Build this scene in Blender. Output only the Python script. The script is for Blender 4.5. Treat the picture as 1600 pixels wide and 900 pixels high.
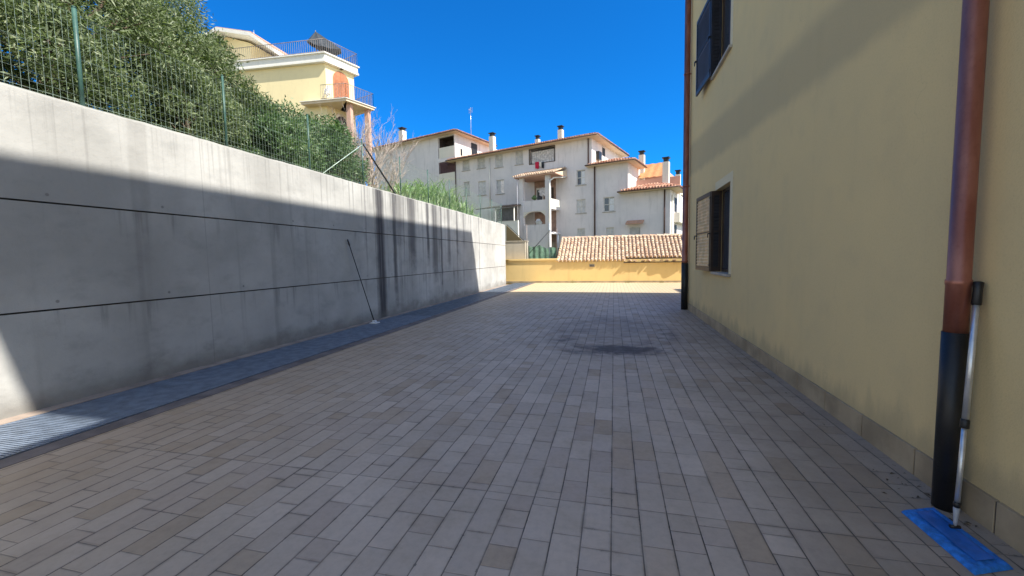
import bpy, bmesh, math, random
import numpy as np
from mathutils import Vector, Matrix
R = math.radians
for o in list(bpy.data.objects): bpy.data.objects.remove(o)
scn = bpy.context.scene
COL = scn.collection

# ------------------------------------------------------------------ camera
FPX, YAW, PITCH, ROLL, HC = 646.98, .24202, .073746, -.017569, 1.5
CF = Vector((-math.sin(YAW)*math.cos(PITCH), math.cos(YAW)*math.cos(PITCH), -math.sin(PITCH)))
_r = Vector((math.cos(YAW), math.sin(YAW), 0)); _u = _r.cross(CF)
CR = _r*math.cos(ROLL) + _u*math.sin(ROLL)
CU = -_r*math.sin(ROLL) + _u*math.cos(ROLL)
CC = Vector((0, 0, HC))
cam = bpy.data.cameras.new('camera'); camo = bpy.data.objects.new('camera', cam); COL.objects.link(camo)
M = Matrix((CR, CU, -CF)).transposed().to_4x4(); M.translation = CC
camo.matrix_world = M
cam.sensor_width = 36; cam.lens = FPX/1600*36; cam.clip_start = .05; cam.clip_end = 3000
scn.camera = camo

# ------------------------------------------------------------------ light
SUN = Vector((1, -.29, 1.27)).normalized()          # direction towards the sun
el = math.asin(SUN.z); az = math.atan2(SUN.x, SUN.y) # azimuth clockwise from +Y
w = bpy.data.worlds.new('World'); scn.world = w; w.use_nodes = True
nt = w.node_tree; nt.nodes.clear()
sky = nt.nodes.new('ShaderNodeTexSky'); sky.sky_type = 'NISHITA'; sky.sun_disc = False
sky.sun_elevation = el; sky.sun_rotation = az
sky.altitude = 300; sky.air_density = 1.0; sky.dust_density = .2; sky.ozone_density = 4.0
bg = nt.nodes.new('ShaderNodeBackground'); bg.inputs[1].default_value = .15
wo = nt.nodes.new('ShaderNodeOutputWorld')
# added sky grade: deep blue along the camera's view, warm and brighter elsewhere
tc = nt.nodes.new('ShaderNodeTexCoord'); dp = nt.nodes.new('ShaderNodeVectorMath'); dp.operation = 'DOT_PRODUCT'
dp.inputs[1].default_value = Vector((-.30, .92, .24)).normalized(); nt.links.new(tc.outputs['Generated'], dp.inputs[0])
mr = nt.nodes.new('ShaderNodeMapRange'); mr.interpolation_type = 'SMOOTHSTEP'; mr.inputs[1].default_value = .15; mr.inputs[2].default_value = .62
nt.links.new(dp.outputs['Value'], mr.inputs[0])
gain = nt.nodes.new('ShaderNodeMix'); gain.data_type = 'RGBA'; gain.inputs[6].default_value = (1.22, .98, .78, 1); gain.inputs[7].default_value = (.03, .37, .70, 1)
nt.links.new(mr.outputs[0], gain.inputs[0])
mxs = nt.nodes.new('ShaderNodeMix'); mxs.data_type = 'RGBA'; mxs.blend_type = 'MULTIPLY'; mxs.inputs[0].default_value = 1
nt.links.new(sky.outputs[0], mxs.inputs[6]); nt.links.new(gain.outputs[2], mxs.inputs[7])
nt.links.new(mxs.outputs[2], bg.inputs[0]); nt.links.new(bg.outputs[0], wo.inputs[0])
sl = bpy.data.lights.new('sun', 'SUN'); sl.energy = 4.0; sl.angle = R(.53); sl.color = (1, .95, .86)
so = bpy.data.objects.new('sun', sl); COL.objects.link(so)
so.rotation_euler = (-SUN).to_track_quat('-Z', 'Y').to_euler(); so.location = (20, -6, 30)
scn.view_settings.view_transform = 'Standard'; scn.view_settings.look = 'None'
scn.view_settings.exposure = 1.1; scn.view_settings.gamma = 1
scn.render.engine = 'CYCLES'
scn.cycles.max_bounces = 8; scn.cycles.diffuse_bounces = 5

# ------------------------------------------------------------------ helpers: rays of the camera give real positions on real planes
def ray(px, py): return CF + CR*((px-800)/FPX) + CU*((450-py)/FPX)
def hit(px, py, P, n):
    d = ray(px, py); n = Vector(n)
    return CC + d*((Vector(P)-CC).dot(n)/d.dot(n))
def onz(px, py, z): return hit(px, py, (0, 0, z), (0, 0, 1))
def onx(px, py, x): return hit(px, py, (x, 0, 0), (1, 0, 0))
def ony(px, py, y): return hit(px, py, (0, y, 0), (0, 1, 0))
class Frame:
    def __init__(s, O, ang):
        s.O = Vector(O); s.ex = Vector((math.cos(ang), math.sin(ang), 0)); s.ey = Vector((-math.sin(ang), math.cos(ang), 0))
    def w(s, x, y, z): return s.O + s.ex*x + s.ey*y + Vector((0, 0, z))
    def pix(s, px, py, ly=0):
        q = hit(px, py, s.O + s.ey*ly, s.ey); return (q-s.O).dot(s.ex), q.z
    def pixx(s, px, py, lx=0):
        q = hit(px, py, s.O + s.ex*lx, s.ex); return (q-s.O).dot(s.ey), q.z
WORLD = Frame((0, 0, 0), 0)

class MB:
    """collects shapes in world space; build() links ONE mesh object"""
    def __init__(s, fr=WORLD): s.v = []; s.f = []; s.fr = fr; s.sm = set()
    def add(s, vs, fs, raw=False):
        n = len(s.v)
        s.v += [tuple(p if raw else s.fr.w(*p)) for p in vs]
        s.f += [tuple(i+n for i in f) for f in fs]; return s
    def box(s, x0, x1, y0, y1, z0, z1):
        if x0 > x1: x0, x1 = x1, x0
        if y0 > y1: y0, y1 = y1, y0
        if z0 > z1: z0, z1 = z1, z0
        return s.add([(x0,y0,z0),(x1,y0,z0),(x1,y1,z0),(x0,y1,z0),(x0,y0,z1),(x1,y0,z1),(x1,y1,z1),(x0,y1,z1)],
              [(0,3,2,1),(4,5,6,7),(0,1,5,4),(1,2,6,5),(2,3,7,6),(3,0,4,7)])
    def prism(s, pts, z0, z1):
        n = len(pts); return s.add([(a,b,z0) for a,b in pts]+[(a,b,z1) for a,b in pts],
              [tuple(range(n))[::-1], tuple(range(n, 2*n))]+[(i,(i+1)%n,n+(i+1)%n,n+i) for i in range(n)])
    def prismy(s, pts, y0, y1):      # polygon in xz, extruded along y
        n = len(pts); return s.add([(a,y0,b) for a,b in pts]+[(a,y1,b) for a,b in pts],
              [tuple(range(n)), tuple(range(n, 2*n))[::-1]]+[((i+1)%n,i,n+i,n+(i+1)%n) for i in range(n)])
    def prismx(s, pts, x0, x1):      # polygon in yz
        n = len(pts); return s.add([(x0,a,b) for a,b in pts]+[(x1,a,b) for a,b in pts],
              [tuple(range(n))[::-1], tuple(range(n, 2*n))]+[(i,(i+1)%n,n+(i+1)%n,n+i) for i in range(n)])
    def tube(s, pts, r, seg=10, raw=False, caps=True):
        P = [Vector(p) if raw else s.fr.w(*p) for p in pts]
        rr = r if isinstance(r, (list, tuple)) else [r]*len(P)
        n0 = len(s.v); up = None
        for i, p in enumerate(P):
            t = (P[min(i+1, len(P)-1)]-P[max(i-1, 0)]).normalized()
            if up is None: up = Vector((0,0,1)) if abs(t.z) < .9 else Vector((1,0,0))
            a = t.cross(up).normalized(); b = a.cross(t).normalized(); up = b
            for k in range(seg):
                th = 2*math.pi*k/seg
                s.v.append(tuple(p + (a*math.cos(th)+b*math.sin(th))*rr[i]))
        m = len(P)
        for i in range(m-1):
            for k in range(seg):
                k2 = (k+1) % seg
                s.sm.add(len(s.f)); s.f.append((n0+i*seg+k, n0+i*seg+k2, n0+(i+1)*seg+k2, n0+(i+1)*seg+k))
        if caps:
            s.f.append(tuple(n0+k for k in range(seg))[::-1]); s.f.append(tuple(n0+(m-1)*seg+k for k in range(seg)))
        return s
    def build(s, name, mat, parent=None, base=None, bevel=0, solid=0):
        root = parent
        while root is not None and root.parent is not None: root = root.parent
        if root is not None: off = root.location.copy()
        elif base is not None: off = Vector(base)
        else:
            a = np.array(s.v); off = Vector(((a[:,0].min()+a[:,0].max())/2, (a[:,1].min()+a[:,1].max())/2, a[:,2].min()))
        me = bpy.data.meshes.new(name)
        me.from_pydata([(x-off.x, y-off.y, z-off.z) for x,y,z in s.v], [], s.f); me.update()
        if s.sm:
            fl = np.zeros(len(me.polygons), dtype=bool); fl[list(s.sm)] = True; me.polygons.foreach_set('use_smooth', fl)
        bm = bmesh.new(); bm.from_mesh(me); bmesh.ops.recalc_face_normals(bm, faces=bm.faces); bm.to_mesh(me); bm.free()
        if mat: me.materials.append(mat)
        o = bpy.data.objects.new(name, me); COL.objects.link(o)
        if parent is not None: o.parent = parent
        else: o.location = off
        if bevel:
            b = o.modifiers.new('bevel', 'BEVEL'); b.width = bevel; b.segments = 2; b.limit_method = 'ANGLE'
        return o

def tag(o, label=None, cat=None, group=None, kind=None):
    if label: o['label'] = label
    if cat: o['category'] = cat
    if group: o['group'] = group
    if kind: o['kind'] = kind
    return o
def thing(name, loc, label, cat, group=None):
    o = bpy.data.objects.new(name, None); COL.objects.link(o); o.location = loc; o.empty_display_size = .2
    return tag(o, label, cat, group)
def struct(name, mb, mat): return tag(mb.build(name, mat), kind='structure')
def copy_tree(o, parent=None):
    c = o.copy(); COL.objects.link(c)
    if parent is not None: c.parent = parent
    for ch in list(o.children): copy_tree(ch, c)
    return c

# ------------------------------------------------------------------ materials
class NT:
    def __init__(s, name):
        s.m = bpy.data.materials.new(name); s.m.use_nodes = True; s.t = s.m.node_tree
        s.b = s.t.nodes['Principled BSDF']; s.b.inputs['Roughness'].default_value = .8
    def n(s, ty, **k):
        x = s.t.nodes.new(ty)
        for a, b in k.items(): setattr(x, a, b)
        return x
    def put(s, sock, v):
        if isinstance(v, (int, float)): sock.default_value = v
        elif isinstance(v, tuple):
            sock.default_value = v if len(v) == len(sock.default_value) else v+(1,)
        else: s.t.links.new(v, sock)
    def m_(s, op, a, b=0., c=None):
        x = s.n('ShaderNodeMath', operation=op); s.put(x.inputs[0], a); s.put(x.inputs[1], b)
        if c is not None: s.put(x.inputs[2], c)
        return x.outputs[0]
    def clamp(s, a):
        x = s.n('ShaderNodeClamp'); s.put(x.inputs[0], a); return x.outputs[0]
    def ss(s, a, lo, hi, tlo=0., thi=1.):
        x = s.n('ShaderNodeMapRange', interpolation_type='SMOOTHSTEP')
        s.put(x.inputs['Value'], a); s.put(x.inputs['From Min'], lo); s.put(x.inputs['From Max'], hi)
        s.put(x.inputs['To Min'], tlo); s.put(x.inputs['To Max'], thi); return x.outputs['Result']
    def pos(s): return s.n('ShaderNodeNewGeometry').outputs['Position']
    def obj(s): return s.n('ShaderNodeTexCoord').outputs['Object']
    def xyz(s, v):
        x = s.n('ShaderNodeSeparateXYZ'); s.put(x.inputs[0], v); return x.outputs
    def vec(s, a, b, c):
        x = s.n('ShaderNodeCombineXYZ'); s.put(x.inputs[0], a); s.put(x.inputs[1], b); s.put(x.inputs[2], c); return x.outputs[0]
    def scale(s, v, k):
        x = s.n('ShaderNodeMapping'); s.put(x.inputs[0], v); x.inputs['Scale'].default_value = k; return x.outputs[0]
    def noise(s, v, sc, det=4., rough=.55):
        x = s.n('ShaderNodeTexNoise'); s.put(x.inputs['Vector'], v); x.inputs['Scale'].default_value = sc
        x.inputs['Detail'].default_value = det; x.inputs['Roughness'].default_value = rough; return x.outputs['Fac']
    def white(s, v):
        x = s.n('ShaderNodeTexWhiteNoise', noise_dimensions='3D'); s.put(x.inputs['Vector'], v); return x.outputs['Value']
    def mix(s, f, a, b, mode='MIX'):
        x = s.n('ShaderNodeMix', data_type='RGBA', blend_type=mode)
        s.put(x.inputs[0], f); s.put(x.inputs[6], a); s.put(x.inputs[7], b); return x.outputs[2]
    def mul(s, f, a, k): return s.mix(f, a, (k, k, k), 'MULTIPLY')
    def ramp(s, f, stops):
        x = s.n('ShaderNodeValToRGB'); cr = x.color_ramp; s.put(x.inputs[0], f)
        while len(cr.elements) < len(stops): cr.elements.new(.5)
        for e, (p, c) in zip(cr.elements, stops): e.position = p; e.color = (*c, 1)
        return x.outputs[0]
    def bump(s, h, st=.3, d=.01):
        x = s.n('ShaderNodeBump'); s.put(x.inputs['Height'], h); x.inputs['Strength'].default_value = st
        x.inputs['Distance'].default_value = d; s.t.links.new(x.outputs[0], s.b.inputs['Normal'])
    def out(s, col, rough=None, metal=None, spec=None):
        s.put(s.b.inputs['Base Color'], col)
        if rough is not None: s.put(s.b.inputs['Roughness'], rough)
        if metal is not None: s.put(s.b.inputs['Metallic'], metal)
        if spec is not None: s.put(s.b.inputs['Specular IOR Level'], spec)
        return s.m

def simple(name, c, rough=.8, metal=0., sc=3., var=.25, bump=.15, spec=None, dirt=(.10, .09, .08), dirtamt=.25):
    N = NT(name); p = N.obj()
    n1 = N.noise(p, sc, 6); n2 = N.noise(p, sc*9, 4)
    col = N.mix(N.ss(n1, .3, .7), tuple(x*(1-var) for x in c), tuple(min(1, x*(1+var*.5)) for x in c))
    if dirtamt: col = N.mix(N.m_('MULTIPLY', N.ss(n2, .55, .85), dirtamt), col, dirt)
    if bump: N.bump(n2, bump, .01)
    return N.out(col, rough, metal, spec)

def mat_paving():
    N = NT('paving_tiles'); x, y, z = N.xyz(N.pos())
    w_, L, S, x0, y0 = .1563, .313, 4.07, -.013, 2.45
    wob = N.m_('MULTIPLY', N.m_('SUBTRACT', N.noise(N.pos(), 1.2, 2), .5), .012)
    c = N.m_('DIVIDE', N.m_('ADD', N.m_('SUBTRACT', x, x0), wob), w_)
    ci, cf = N.m_('FLOOR', c), N.m_('FRACT', c)
    sec = N.m_('DIVIDE', N.m_('SUBTRACT', N.m_('ADD', y, wob), y0), S); si = N.m_('FLOOR', sec)
    yl = N.m_('MULTIPLY', N.m_('FRACT', sec), S)
    h = N.white(N.vec(ci, si, 3.))
    off = N.m_('DIVIDE', N.m_('FLOOR', N.m_('MULTIPLY', h, 4.)), 4.)
    t = N.m_('ADD', N.m_('DIVIDE', yl, L), off); ti, tf = N.m_('FLOOR', t), N.m_('FRACT', t)
    # some long tiles are cut into two squares
    id1 = N.vec(ci, ti, si); cut = N.m_('GREATER_THAN', N.white(N.vec(ti, ci, N.m_('ADD', si, 7.))), .86)
    dx = N.m_('MULTIPLY', N.m_('MINIMUM', cf, N.m_('SUBTRACT', 1., cf)), w_)
    dy = N.m_('MULTIPLY', N.m_('MINIMUM', tf, N.m_('SUBTRACT', 1., tf)), L)
    dh = N.m_('ADD', N.m_('MULTIPLY', N.m_('ABSOLUTE', N.m_('SUBTRACT', tf, .5)), L), N.m_('MULTIPLY', N.m_('SUBTRACT', 1., cut), 1.))
    db = N.m_('MINIMUM', yl, N.m_('SUBTRACT', S, yl))
    d = N.m_('MINIMUM', N.m_('MINIMUM', dx, N.m_('ADD', dy, .0008)), N.m_('MINIMUM', dh, db))
    half = N.m_('MULTIPLY', N.m_('GREATER_THAN', tf, .5), cut)
    tid = N.vec(N.m_('ADD', ci, N.m_('MULTIPLY', half, .37)), ti, N.m_('ADD', si, .5))
    rn = N.white(tid); rn2 = N.white(N.vec(ti, N.m_('ADD', ci, half), si))
    p = N.pos()
    wear = N.noise(p, 1.1, 5); fine = N.noise(p, 22., 6, .7); mid = N.noise(p, 6., 4)
    col = N.ramp(rn, [(0., (.52, .41, .335)), (.35, (.56, .455, .368)), (.74, (.65, .53, .435)), (.90, (.53, .405, .30)), (1., (.45, .335, .235))])
    col = N.mix(.12, col, N.ramp(rn2, [(0., (.34, .28, .23)), (1., (.70, .60, .51))]))
    col = N.mix(N.m_('MULTIPLY', N.ss(wear, .42, .68), .4), col, (.42, .335, .25))
    col = N.mul(N.ss(fine, .35, .75, 0, .45), col, .72)
    col = N.mul(N.ss(mid, .5, .8, 0, .35), col, .72)
    # warm brown tone towards the left and dry mud along the house wall
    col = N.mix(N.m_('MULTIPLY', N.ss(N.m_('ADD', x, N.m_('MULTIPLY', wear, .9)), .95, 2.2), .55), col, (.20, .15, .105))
    col = N.mix(N.m_('MULTIPLY', N.ss(x, -1.2, -4.4), .62), col, (.42, .295, .18))
    # warm sunlit tone of the far end, painted into the paving colour
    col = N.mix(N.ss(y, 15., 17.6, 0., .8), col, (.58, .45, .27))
    # black run-off ring left by a dried puddle
    nx = N.m_('ADD', N.m_('DIVIDE', N.m_('SUBTRACT', x, -.05), 1.02), N.m_('MULTIPLY', N.m_('SUBTRACT', N.noise(p, 1.7, 5), .5), .6))
    ny = N.m_('ADD', N.m_('DIVIDE', N.m_('SUBTRACT', y, 8.3), 1.75), N.m_('MULTIPLY', N.m_('SUBTRACT', N.noise(N.scale(p, (1, 1, 1)), 1.9, 4), .5), .7))
    rad = N.m_('SQRT', N.m_('ADD', N.m_('MULTIPLY', nx, nx), N.m_('MULTIPLY', ny, ny)))
    ring = N.m_('MULTIPLY', N.ss(rad, .62, .92), N.ss(rad, 1.35, .98))
    brk = N.ss(N.noise(p, 2.1, 7, .75), .42, .66)
    front = N.ss(N.m_('ADD', ny, N.m_('MULTIPLY', nx, -.25)), .55, -.7, .35, 1.)
    st = N.clamp(N.m_('MULTIPLY', N.m_('MULTIPLY', ring, brk), front))
    bx_ = N.m_('DIVIDE', N.m_('ADD', x, -.12), .85); by_ = N.m_('DIVIDE', N.m_('ADD', y, -6.75), .42)
    br_ = N.m_('ADD', N.m_('SQRT', N.m_('ADD', N.m_('MULTIPLY', bx_, bx_), N.m_('MULTIPLY', by_, by_))), N.m_('MULTIPLY', N.m_('SUBTRACT', N.noise(p, 4., 6, .7), .5), 1.6))
    st = N.m_('MAXIMUM', st, N.ss(br_, 1.1, .45, 0., .9))
    inner = N.m_('MULTIPLY', N.ss(rad, 1.6, .5, 0., .62), N.ss(N.noise(p, 1.6, 7, .75), .35, .65, .35, 1.))
    col = N.mix(inner, col, (.20, .18, .165))
    col = N.mix(N.m_('MULTIPLY', st, .95), col, (.03, .026, .026))
    # crumbs of soil near the house
    crumbs = N.m_('MULTIPLY', N.ss(N.noise(p, 38., 3, .6), .62, .72), N.ss(x, 1.25, 1.95, 0., .9))
    col = N.mix(crumbs, col, (.04, .034, .028))
    chip = N.m_('MULTIPLY', N.ss(N.noise(p, 30., 4, .7), .56, .75), .0065)
    d = N.m_('SUBTRACT', d, chip)
    J = N.ss(d, .0018, .0046, 1., 0.)
    soot = N.m_('MULTIPLY', N.ss(d, .020, .004), N.ss(N.noise(p, 3., 4), .4, .7, .0, .38))
    col = N.mix(soot, col, (.16, .13, .105))
    jn = N.m_('MULTIPLY', N.ss(N.noise(p, 2.5, 4), .3, .65, .45, 1.), N.ss(N.m_('SUBTRACT', dx, N.m_('MINIMUM', dy, N.m_('MINIMUM', dh, db))), -.001, .004, 1., .62))
    col = N.mix(N.m_('MULTIPLY', J, jn), col, (.040, .034, .030))
    N.bump(N.m_('ADD', N.m_('MULTIPLY', N.m_('SUBTRACT', 1., N.ss(d, .001, .008, 1., 0.)), .6), N.m_('ADD', N.m_('MULTIPLY', fine, .25), N.m_('MULTIPLY', rn2, .15))), .5, .006)
    return N.out(col, N.ss(mid, .3, .7, .5, .72), spec=.35)

def mat_concrete():
    N = NT('stained_concrete'); p = N.pos(); x, y, z = N.xyz(p)
    XW_ = -5.79; yw = N.m_('ADD', y, N.m_('MULTIPLY', N.m_('SUBTRACT', N.noise(p, 2.2, 3), .5), .10))
    big = N.noise(p, .7, 5); fine = N.noise(p, 26., 5, .7); blot = N.noise(N.scale(p, (1, 1, 1.6)), 2.3, 6, .62)
    streak = N.noise(N.scale(p, (1., 5.5, .22)), 1., 5, .6)
    streak2 = N.noise(N.scale(p, (1., 17., .35)), 1., 4, .6)
    streak3 = N.noise(N.scale(p, (1., 3.2, .10)), 1., 3, .55)
    col = N.mix(N.ss(big, .35, .68), (.43, .425, .405), (.56, .555, .53))
    col = N.mix(N.ss(blot, .5, .75, 0, .4), col, (.30, .30, .29))
    # drips from the top edge, fading downwards
    dz = N.m_('SUBTRACT', 3.3, z)
    ln = N.ss(N.m_('ADD', dz, N.m_('MULTIPLY', N.m_('SUBTRACT', .5, streak2), 2.2)), .75, .0)
    col = N.mix(N.m_('MULTIPLY', N.m_('MULTIPLY', N.ss(streak2, .50, .70), ln), N.ss(y, 6.5, 10., .28, .8)), col, (.15, .145, .14))
    # the far half of the wall is heavily streaked
    bands = None
    for px0, px1, pyy, zb_, st_ in ((588, 604, 420, -1., .95), (608, 634, 355, 1.9, .45), (615, 622, 420, .4, .8), (637, 652, 400, 1.2, .75), (667, 672, 400, 1.4, .8), (675, 686, 400, .6, .65), (689, 692, 400, .3, .7), (699, 705, 390, 1.0, .6), (713, 717, 390, 1.5, .6), (724, 727, 390, 1.8, .5), (748, 750, 390, 0., .35), (574, 577, 440, 1.0, .3)):
        ya = onx(px0, pyy, XW_).y; yb = onx(px1, pyy, XW_).y; e_ = (yb-ya)*.35
        b_ = N.m_('MULTIPLY', N.ss(yw, ya-e_*.3, ya+e_), N.ss(yw, yb+e_*.3, yb-e_))
        b_ = N.m_('MULTIPLY', b_, N.ss(N.m_('ADD', z, N.m_('MULTIPLY', N.m_('SUBTRACT', blot, .5), 1.2)), zb_-.35, zb_+.8, 0., st_))
        bands = b_ if bands is None else N.m_('MAXIMUM', bands, b_)
    reg = N.m_('MULTIPLY', N.ss(y, 8.6, 10.2), N.ss(y, 19.5, 16.))
    s2 = N.m_('MULTIPLY', N.clamp(N.m_('ADD', N.m_('MULTIPLY', N.ss(streak, .54, .66), .45), N.m_('MULTIPLY', N.ss(streak2, .56, .68), .22))), reg)
    s2 = N.m_('MULTIPLY', s2, N.ss(z, .1, 2.4, .35, 1.))
    col = N.mix(N.m_('MULTIPLY', s2, .88), col, (.075, .072, .078))
    col = N.mix(N.clamp(N.m_('MULTIPLY', bands, N.ss(streak2, .25, .5, .6, 1.))), col, (.060, .058, .066))
    s3 = N.m_('MULTIPLY', N.ss(streak3, .55, .70), N.ss(y, 17.5, 8.))
    col = N.mix(N.m_('MULTIPLY', s3, .35), col, (.25, .24, .225))
    # damp foot
    col = N.mix(N.ss(N.m_('ADD', z, N.m_('MULTIPLY', blot, -.5)), .12, -.25, 0, .6), col, (.17, .16, .145))
    # drips below the joints
    for zj in (1.03, 2.16):
        q = N.m_('SUBTRACT', zj, z)
        mk = N.m_('MULTIPLY', N.ss(q, -.01, .0), N.ss(N.m_('ADD', q, N.m_('MULTIPLY', streak2, -.8)), .0, -.35))
        col = N.mix(N.m_('MULTIPLY', N.m_('MULTIPLY', mk, N.ss(streak, .52, .66)), .38), col, (.12, .115, .11))
    col = N.mul(N.ss(fine, .5, .8, 0, .35), col, .75)
    # white lime bloom along the crest
    col = N.mix(N.m_('MULTIPLY', N.ss(N.m_('ADD', z, N.m_('MULTIPLY', streak2, .05)), 3.275, 3.30), .5), col, (.6, .6, .57))
    vor = N.noise(p, 9., 5, .6)
    # tie holes and the faint outline of the shuttering boards
    ty = N.m_('SUBTRACT', N.m_('MODULO', N.m_('ADD', y, 40.), 1.15), .575); tz = N.m_('SUBTRACT', N.m_('MODULO', N.m_('ADD', z, .58), 1.13), .565)
    rr = N.m_('SQRT', N.m_('ADD', N.m_('MULTIPLY', ty, ty), N.m_('MULTIPLY', tz, tz)))
    hsh = N.ss(N.noise(N.scale(p, (1, .8, .8)), 1.1, 1), .47, .50)
    col = N.mix(N.m_('MULTIPLY', N.m_('MULTIPLY', N.ss(rr, .022, .012), hsh), .6), col, (.16, .155, .15))
    bl = N.m_('ABSOLUTE', N.m_('SUBTRACT', N.m_('MODULO', N.m_('ADD', y, 40.), 2.3), 1.15))
    col = N.mix(N.m_('MULTIPLY', N.ss(bl, .010, .003), N.ss(big, .4, .6, .08, .35)), col, (.2, .195, .19))
    pb = N.noise(N.scale(p, (1, .45, 1)), 1.7, 3)
    col = N.mul(N.ss(pb, .45, .6, 0, .22), col, .72)
    N.bump(N.m_('ADD', N.m_('MULTIPLY', fine, .5), vor), .35, .012)
    return N.out(col, .88, spec=.25)

def mat_plaster(name, c, c2, amt=.5, stain=.25):
    N = NT(name); p = N.pos(); x, y, z = N.xyz(p)
    n = N.noise(p, .55, 5); n2 = N.noise(p, 3.5, 5); f = N.noise(p, 60., 4, .7); g = N.noise(N.scale(p, (3., 3., .35)), 1., 4)
    col = N.mix(N.ss(n, .3, .7, 0, amt), c, c2)
    col = N.mul(N.ss(n2, .5, .8, 0, .3), col, .80)
    col = N.mul(N.ss(g, .52, .75, 0, stain), col, .62)
    col = N.mul(N.ss(f, .45, .8, 0, .25), col, .8)
    N.bump(f, .25, .006)
    return N.out(col, .9, spec=.2)

def mat_house():
    N = NT('house_plaster'); p = N.pos(); x, y, z = N.xyz(p)
    n = N.noise(p, .5, 5); n2 = N.noise(p, 2.6, 6); f = N.noise(p, 70., 4, .7); g = N.noise(N.scale(p, (4., 4., .3)), 1., 4)
    col = N.mix(N.ss(n, .3, .7), (.82, .62, .315), (.75, .58, .31))
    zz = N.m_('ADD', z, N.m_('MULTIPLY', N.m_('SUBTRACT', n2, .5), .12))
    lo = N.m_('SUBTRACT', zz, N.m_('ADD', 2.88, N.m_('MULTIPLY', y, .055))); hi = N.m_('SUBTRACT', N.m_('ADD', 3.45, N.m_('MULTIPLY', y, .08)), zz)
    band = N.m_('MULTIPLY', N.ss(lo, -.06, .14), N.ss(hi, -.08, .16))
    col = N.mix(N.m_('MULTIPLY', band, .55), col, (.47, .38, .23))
    col = N.mix(N.m_('MULTIPLY', N.ss(n2, .5, .72), .15), col, (.55, .44, .27))
    col = N.mul(N.ss(g, .52, .75, 0, .07), col, .62)
    splash = N.m_('ADD', z, N.m_('MULTIPLY', N.noise(N.scale(p, (3., 3., 1.)), 1.6, 5), -.55))
    col = N.mix(N.ss(splash, .15, -.10, 0., .45), col, (.33, .27, .18))
    v = N.n('ShaderNodeTexVoronoi', feature='DISTANCE_TO_EDGE'); v.inputs['Scale'].default_value = .55
    wv = N.n('ShaderNodeVectorMath', operation='ADD'); N.put(wv.inputs[0], p)
    nn = N.n('ShaderNodeTexNoise'); nn.inputs['Scale'].default_value = 2.2; nn.inputs['Detail'].default_value = 6; N.put(nn.inputs['Vector'], p); N.t.links.new(nn.outputs['Color'], wv.inputs[1])
    N.t.links.new(wv.outputs[0], v.inputs['Vector'])
    crack = N.m_('MULTIPLY', N.ss(v.outputs['Distance'], .0035, .0), N.ss(N.noise(p, .8, 2), .52, .62))
    col = N.mix(N.m_('MULTIPLY', crack, .16), col, (.25, .2, .13))
    col = N.mul(N.ss(f, .45, .8, 0, .35), col, .75)
    N.bump(N.m_('ADD', f, N.m_('MULTIPLY', n2, .6)), .35, .008)
    return N.out(col, .92, spec=.15)
def mat_tiles(name, cols, sc=4.):
    N = NT(name)
    isl = N.n('ShaderNodeNewGeometry').outputs['Random Per Island']
    p = N.pos(); n = N.noise(p, sc, 5); f = N.noise(p, 25., 4)
    col = N.ramp(isl, [(i/(len(cols)-1), c) for i, c in enumerate(cols)])
    col = N.mul(N.ss(n, .5, .75, 0, .6), col, .55)
    col = N.mix(N.ss(f, .58, .8, 0, .5), col, (.12, .10, .08))
    N.bump(f, .3, .01)
    return N.out(col, .85)

def mat_leaf(name, stops, trans=.25):
    N = NT(name)
    isl = N.n('ShaderNodeNewGeometry').outputs['Random Per Island']
    big = N.noise(N.pos(), .9, 3)
    f = N.m_('ADD', N.m_('MULTIPLY', isl, .75), N.m_('MULTIPLY', N.m_('SUBTRACT', big, .38), .9))
    col = N.ramp(f, stops)
    N.out(col, .5, spec=.4)
    tr = N.n('ShaderNodeBsdfTranslucent'); N.put(tr.inputs[0], N.mix(1., col, (1.3, 1.5, .6), 'MULTIPLY'))
    mx = N.n('ShaderNodeMixShader'); mx.inputs[0].default_value = trans
    o = [q for q in N.t.nodes if q.type == 'OUTPUT_MATERIAL'][0]
    N.t.links.new(N.b.outputs[0], mx.inputs[1]); N.t.links.new(tr.outputs[0], mx.inputs[2]); N.t.links.new(mx.outputs[0], o.inputs[0])
    return N.m

def mat_earth():
    N = NT('hill_earth'); p = N.pos(); n = N.noise(p, .6, 6); f = N.noise(p, 9., 5, .7)
    col = N.ramp(n, [(.3, (.06, .075, .03)), (.5, (.10, .105, .05)), (.7, (.17, .14, .09))])
    col = N.mul(N.ss(f, .4, .7, 0, .6), col, .5); N.bump(f, .8, .05)
    return N.out(col, .95)

def mat_copper():
    N = NT('copper_paint'); p = N.obj(); n = N.noise(N.scale(p, (1, 1, .3)), 9., 5); f = N.noise(p, 45., 4)
    col = N.mix(N.ss(n, .35, .7), (.30, .105, .075), (.44, .185, .135))
    col = N.mul(N.ss(f, .5, .8, 0, .4), col, .6)
    return N.out(col, N.ss(n, .3, .7, .28, .45), .55)

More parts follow.
